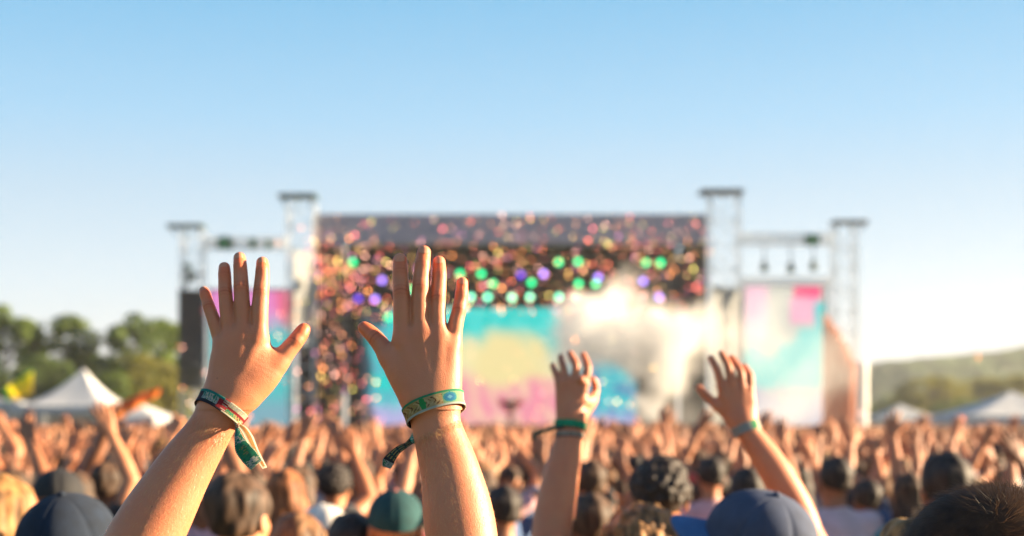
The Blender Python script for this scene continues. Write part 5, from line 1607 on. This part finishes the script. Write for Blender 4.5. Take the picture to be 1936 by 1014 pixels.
# ================================================================== THE CROWD
zones = [(-999, 62, 'below the yellow flag'), (62, 236, 'before the peaked white tent'), (236, 335, 'under the orange pennant'), (335, 395, 'before outer speaker column'),
         (395, 560, 'before the magenta side screen'), (560, 690, 'before the dark stage mouth'), (690, 800, 'behind the teal cap'), (800, 945, 'behind the second forearm'), (945, 1060, "before the screen's pink part"),
         (1060, 1180, 'behind the third raised arm'), (1180, 1330, 'beneath the smoke plume'), (1330, 1460, 'behind the fourth raised arm'), (1460, 1565, 'before the pale side screen'), (1565, 1660, 'by the white pillar'), (1660, 1780, 'before the farther pale tent'), (1780, 9999, 'before the larger pale tent')]
POSEW = {'both': 'both arms up', 'left': 'left arm up', 'right': 'right arm up', 'none': 'arms down'}
used_l = set(); named = [(o.location.x, o.location.y) for o in scene.objects if o.name.split('.')[0] == 'person']
cells = []
y = 5.4; row = 0
while y < 30:
    hw = .372 * y + .35; nper = int(2 * hw / .66)
    for k in range(nper + 1):
        x = -hw + (k + .5 * (row % 2)) * .66 + rng.uniform(-.16, .16); yy = y + rng.uniform(-.18, .18)
        if abs(x) > .372 * yy + .3: continue
        if any((x - a) ** 2 + (yy - b) ** 2 < .40 ** 2 for a, b in named): continue
        # keep the sight lines to the people already described
        if any(yy < b and abs(x / yy - a / b) < (.15 / yy + .10 / b) for a, b in named if 2.2 < b < 9): continue
        cells.append((x, yy))
    y += .62 + .012 * y; row += 1
cells = sorted(cells, key=lambda c: c[1])[:283]
YMAX = cells[-1][1]
hairs = ['black'] * 7 + ['dark brown'] * 7 + ['brown'] * 3 + ['golden', 'auburn', 'blond']
styles = ['short'] * 5 + ['long', 'wavy', 'ponytail', 'bun', 'bob', 'curly', 'quiff', 'long']
tops = list(TOPC) + ['black', 'navy', 'charcoal', 'maroon', 'black', 'navy', 'denim blue', 'rust orange']
for x, yy in cells:
    px = 968 + x / yy * FPX; zn = next(z for a, b, z in zones if a <= px < b)
    for tries in range(400):
        ti = rng.choice([0, 1, 2, 3, 8, 10, 4, 5, 6, 7, 11, 0, 10] if yy > 8.5 else [9, 9, 9, 4, 5, 6, 7, 11, 0, 2, 10, 1]); hs, hc, tc_ = rng.choice(styles), rng.choice(hairs[:17] if yy < 11 else hairs), rng.choice(tops)
        if yy < 8.6 and 1000 < px < 1480: ti = 9
        lb = '%s %s hair, %s top, %s, %s' % (hs if hs not in ('bun', 'ponytail', 'bob', 'quiff') else {'bun': 'bunned', 'ponytail': 'ponytailed', 'bob': 'chin-length', 'quiff': 'swept-up'}[hs], hc, tc_, POSEW[TEMPL[ti][0]], zn)
        if lb not in used_l: break
    used_l.add(lb)
    sc = rng.uniform(.88, 1.02) if rng.random() < .88 or 330 < px < 1480 else rng.uniform(1.02, 1.07)
    person(x, yy, sc, TEMPL[ti], rng.choice(['tan', 'tan', 'fair', 'olive', 'tan', 'fair', 'brown', 'olive', 'fair']), hs, hc, tc_, lb, 'people in the crowd', R(rng.uniform(-25, 25)), rng.randrange(3))

# farther people up to the stage barrier: too many to count
LOW = []
gl_ = random.Random(4)
for i in range(7):
    a = {'L': up_arm('L', gl_, 'relaxed') if i != 5 else down_arm('L', gl_), 'R': up_arm('R', gl_, 'relaxed') if i not in (3, 5) else down_arm('R', gl_)}
    body = [cap((0, -.008, 1.43), (0, .004, 1.56), .054, .050, .03), ell((0, .0, 1.62), (.075, .085, .10), .03)]; hnd = []
    shirt = torso_prims(.012)[1:]
    for sd, (el, wr, _) in a.items():
        s = -1 if sd == 'L' else 1; sh = np.array((s * .18, 0, 1.43)); d = unit(np.array(wr) - el)
        body += [cap(sh, el, .05, .045, .02), cap(el, wr, .045, .028, .02)]
        hnd += [cap(wr, wr + d * .09, .030, .040, .02, flat=((0, 1, 0), .6))] + [cap(wr + d * .07 + np.array((q * .022, 0, 0)), wr + d * .17 + np.array((q * .036, .01, 0)), .013, .011, .005) for q in (-1.5, -.5, .5, 1.5)]
        shirt.append(cap(sh, sh + (el - sh) * .42, .066, .062, .04))
    hr = [ell((0, -.014, 1.668), (.090, .104, .096), .02)] + ([ell((0, -.045, 1.53), (.10, .06, .14), .04)] if i % 2 else []) + [ell((0, .10, 1.585), (.070, .062, .085), .012, None, 's')]
    b_ = solid(body + hnd, .026); s_ = solid(shirt, .055, lo=(-1, -1, 1.0)); h_ = solid(hr, .032)
    l_ = solid(leg_prims(.01) + [ell((0, 0, .95), (.165, .115, .14), .05)], .07, hi=(1, 1, 1.02))
    LOW.append((b_, s_, h_, l_))
SKC = [(.45, .185, .082), (.54, .25, .125), (.34, .15, .07), (.50, .22, .10), (.24, .11, .055)]
HRC = [(.018, .014, .013), (.045, .025, .015), (.12, .06, .028), (.3, .17, .06), (.02, .015, .012)]
Vs = []; Fq = []; Cs = []; off = 0; y = YMAX + .7; row = 0
gc = np.random.default_rng(6)
while y < 79:
    hw = .372 * y + 4.0; sp = .66 + .010 * (y - 25)
    for k in range(int(2 * hw / sp) + 1):
        x = -hw + (k + .5 * (row % 2)) * sp + gc.uniform(-.2, .2); yy = y + gc.uniform(-.3, .3)
        if (yy > 66 and (PX(1790, 62) < x or x < PX(40, 70))) : continue
        if 56 < yy < 76 and (PX(45, 70) - .3 < x < PX(245, 70) + .6 or x > PX(1780, 62) - .5): continue
        pr = LOW[gc.integers(len(LOW))]; sc = gc.uniform(.90, 1.02); a = gc.uniform(-.6, .6); M = rotz(a).T * sc
        skc, hrc, tpc = SKC[gc.integers(5)], HRC[gc.integers(5)], TOPC[tops[gc.integers(len(tops))]]
        for (v, f), c in zip(pr, (skc, tpc, hrc, (.05, .06, .1))):
            Vs.append(v @ M + np.array((x, yy, 0))); Fq.append(f + off); Cs.append(np.tile(np.array(c) * gc.uniform(.55, 1.1), (len(f), 1))); off += len(v)
    y += .80 + .012 * (y - 25); row += 1
V = np.concatenate(Vs); Fq = np.concatenate(Fq); Cs = np.concatenate(Cs)
print('far crowd faces', len(Fq), 'YMAX', YMAX)
co = obj('distant_crowd', mesh_data('distant_crowd', V, Fq, facecol=Cs), mat('crowd_mix', (.5, .3, .2), .7, attr=True, noise=(5, .1)))
tag(co, 'dense far crowd with raised hands reaching to the stage front', 'crowd', kind='stuff')

# ================================================================== CONFETTI
CONC = {'salmon': (.82, .22, .18), 'orange': (.80, .36, .15), 'gold': (.78, .58, .24), 'rose': (.72, .18, .28), 'pale pink': (.82, .52, .56), 'olive gold': (.50, .52, .20), 'copper': (.62, .30, .20), 'plum': (.42, .18, .48)}
CONM = {k: mat('foil_' + k.replace(' ', '_'), v, .57, metal=1.0) for k, v in CONC.items()}
def con_shape(kind):
    V = []; Fs = []
    if kind == 'square': o = [(-1, -1), (1, -1), (1, 1), (-1, 1)]
    elif kind == 'strip': o = [(-1.7, -.55), (0, -.55), (1.7, -.55), (1.7, .55), (0, .55), (-1.7, .55)]
    elif kind == 'disc': o = [(1.1 * math.cos(k * math.pi / 6), 1.1 * math.sin(k * math.pi / 6)) for k in range(12)]
    elif kind == 'diamond': o = [(-1.4, 0), (0, -.9), (1.4, 0), (0, .9)]
    else: o = [(1.5 * math.cos(k * math.pi / 5) * (1 if k % 2 else .55), 1.5 * math.sin(k * math.pi / 5) * (1 if k % 2 else .55)) for k in range(10)]
    n = len(o)
    for z in (-.02, .02): V += [(a, b, z + .05 * a * a) for a, b in o]
    Fs = [tuple(range(n))[::-1], tuple(range(n, 2 * n))] + [(k, (k + 1) % n, n + (k + 1) % n, n + k) for k in range(n)]
    return V, Fs
CSH = {k: con_shape(k) for k in ('square', 'strip', 'disc', 'diamond', 'star')}
CME = {}
def con_mesh(k, c):
    if (k, c) not in CME:
        me = mesh_data('confetti', *CSH[k], smooth=False); me.materials.append(CONM[c]); CME[(k, c)] = me
    return CME[(k, c)]
Sv = np.array(sdir)
def con_pos(g):
    r = g.random()
    if r < .68:
        px, py = g.uniform(590, 1345), 405 + 195 * g.random() ** .85
        if px < 860 and py < 452 and g.random() < .7: py += 90
    elif r < .89: px, py = g.gauss(632, 42), g.uniform(430, 805)
    elif r < .97: px, py = g.uniform(330, 1330), g.uniform(560, 800)
    else: px, py = g.uniform(300, 1900), g.uniform(640, 800)
    D = g.uniform(34, 44)
    return px, py, D
gcf = random.Random(99); czones = [(590, 720, 'near the left tower'), (720, 850, 'above the second hand'), (850, 990, 'above the main screen'), (990, 1120, 'above the screen corner'), (1120, 1230, 'above the smoke'), (1230, 1400, 'near the right tower')]
def con_zone(px, py):
    if py < 470 and px > 585: return 'on the grey fascia %s' % next((z for a, b, z in czones if a <= px < b), 'near the left tower')
    if py < 605 and px > 585: return 'in the dark stage mouth %s' % next((z for a, b, z in czones if a <= px < b), 'near the left tower')
    if px < 600: return 'before the magenta and teal side screen' if px > 395 else 'before the trees and outer speaker column'
    if px < 720: return 'beside the %s of the second hand' % ('thumb' if py < 690 else 'wristband tail')
    if px < 1340: return 'before the main screen and smoke'
    return 'before the pale side screen' if px < 1600 else 'before the hazy ridge'
def con_rot(p, g):
    h = unit(Sv + unit(np.array((0, 0, CAM_Z)) - p)); h = unit(h + np.array([g.gauss(0, .24) for _ in range(3)]))
    return Vector(h).to_track_quat('Z', 'Y') @ Euler((0, 0, g.uniform(0, 6.28))).to_quaternion()
clab = set(); nconf = 0
for i in range(300):
    px, py, D = con_pos(gcf); p = P(px, py, D); zn = con_zone(px, py)
    for tries in range(60):
        k = gcf.choice(list(CSH)); c = gcf.choice(list(CONC) + ['salmon', 'rose', 'olive gold', 'pale pink'])
        big = gcf.random() < .5
        lb = '%s %s foil confetti %s %s' % ('larger' if big else 'small', c, k, zn)
        if lb not in clab: break
    clab.add(lb)
    o = obj('confetti', con_mesh(k, c), None, None, tuple(p)); o.rotation_mode = 'QUATERNION'; o.rotation_quaternion = con_rot(p, gcf)
    s = gcf.uniform(.022, .028) if big else gcf.uniform(.015, .021); o.scale = (s, s, s)
    tag(o, lb, 'confetti', 'foil confetti in the air')
Vs = []; Fs = []; Cc = []
for i in range(800):
    px, py, D = con_pos(gcf); D *= gcf.uniform(1.0, 1.5); p = P(px, py, D); k = gcf.choice(list(CSH)); v, f = CSH[k]
    q = con_rot(p, gcf); s = gcf.uniform(.014, .030); o = len(Vs); c = CONC[gcf.choice(list(CONC))]
    Vs += [tuple(q @ Vector(a) * s + Vector(p)) for a in v]; Fs += [tuple(j + o for j in ff) for ff in f]; Cc += [c] * len(f)
o = obj('confetti_cloud', mesh_data('confetti_cloud', Vs, Fs, smooth=False, facecol=np.array(Cc)), mat('foil_mix', (.9, .5, .3), .57, metal=1.0, attr=True))
tag(o, 'uncountable tiny foil confetti pieces farther back before the stage', 'confetti', kind='stuff')
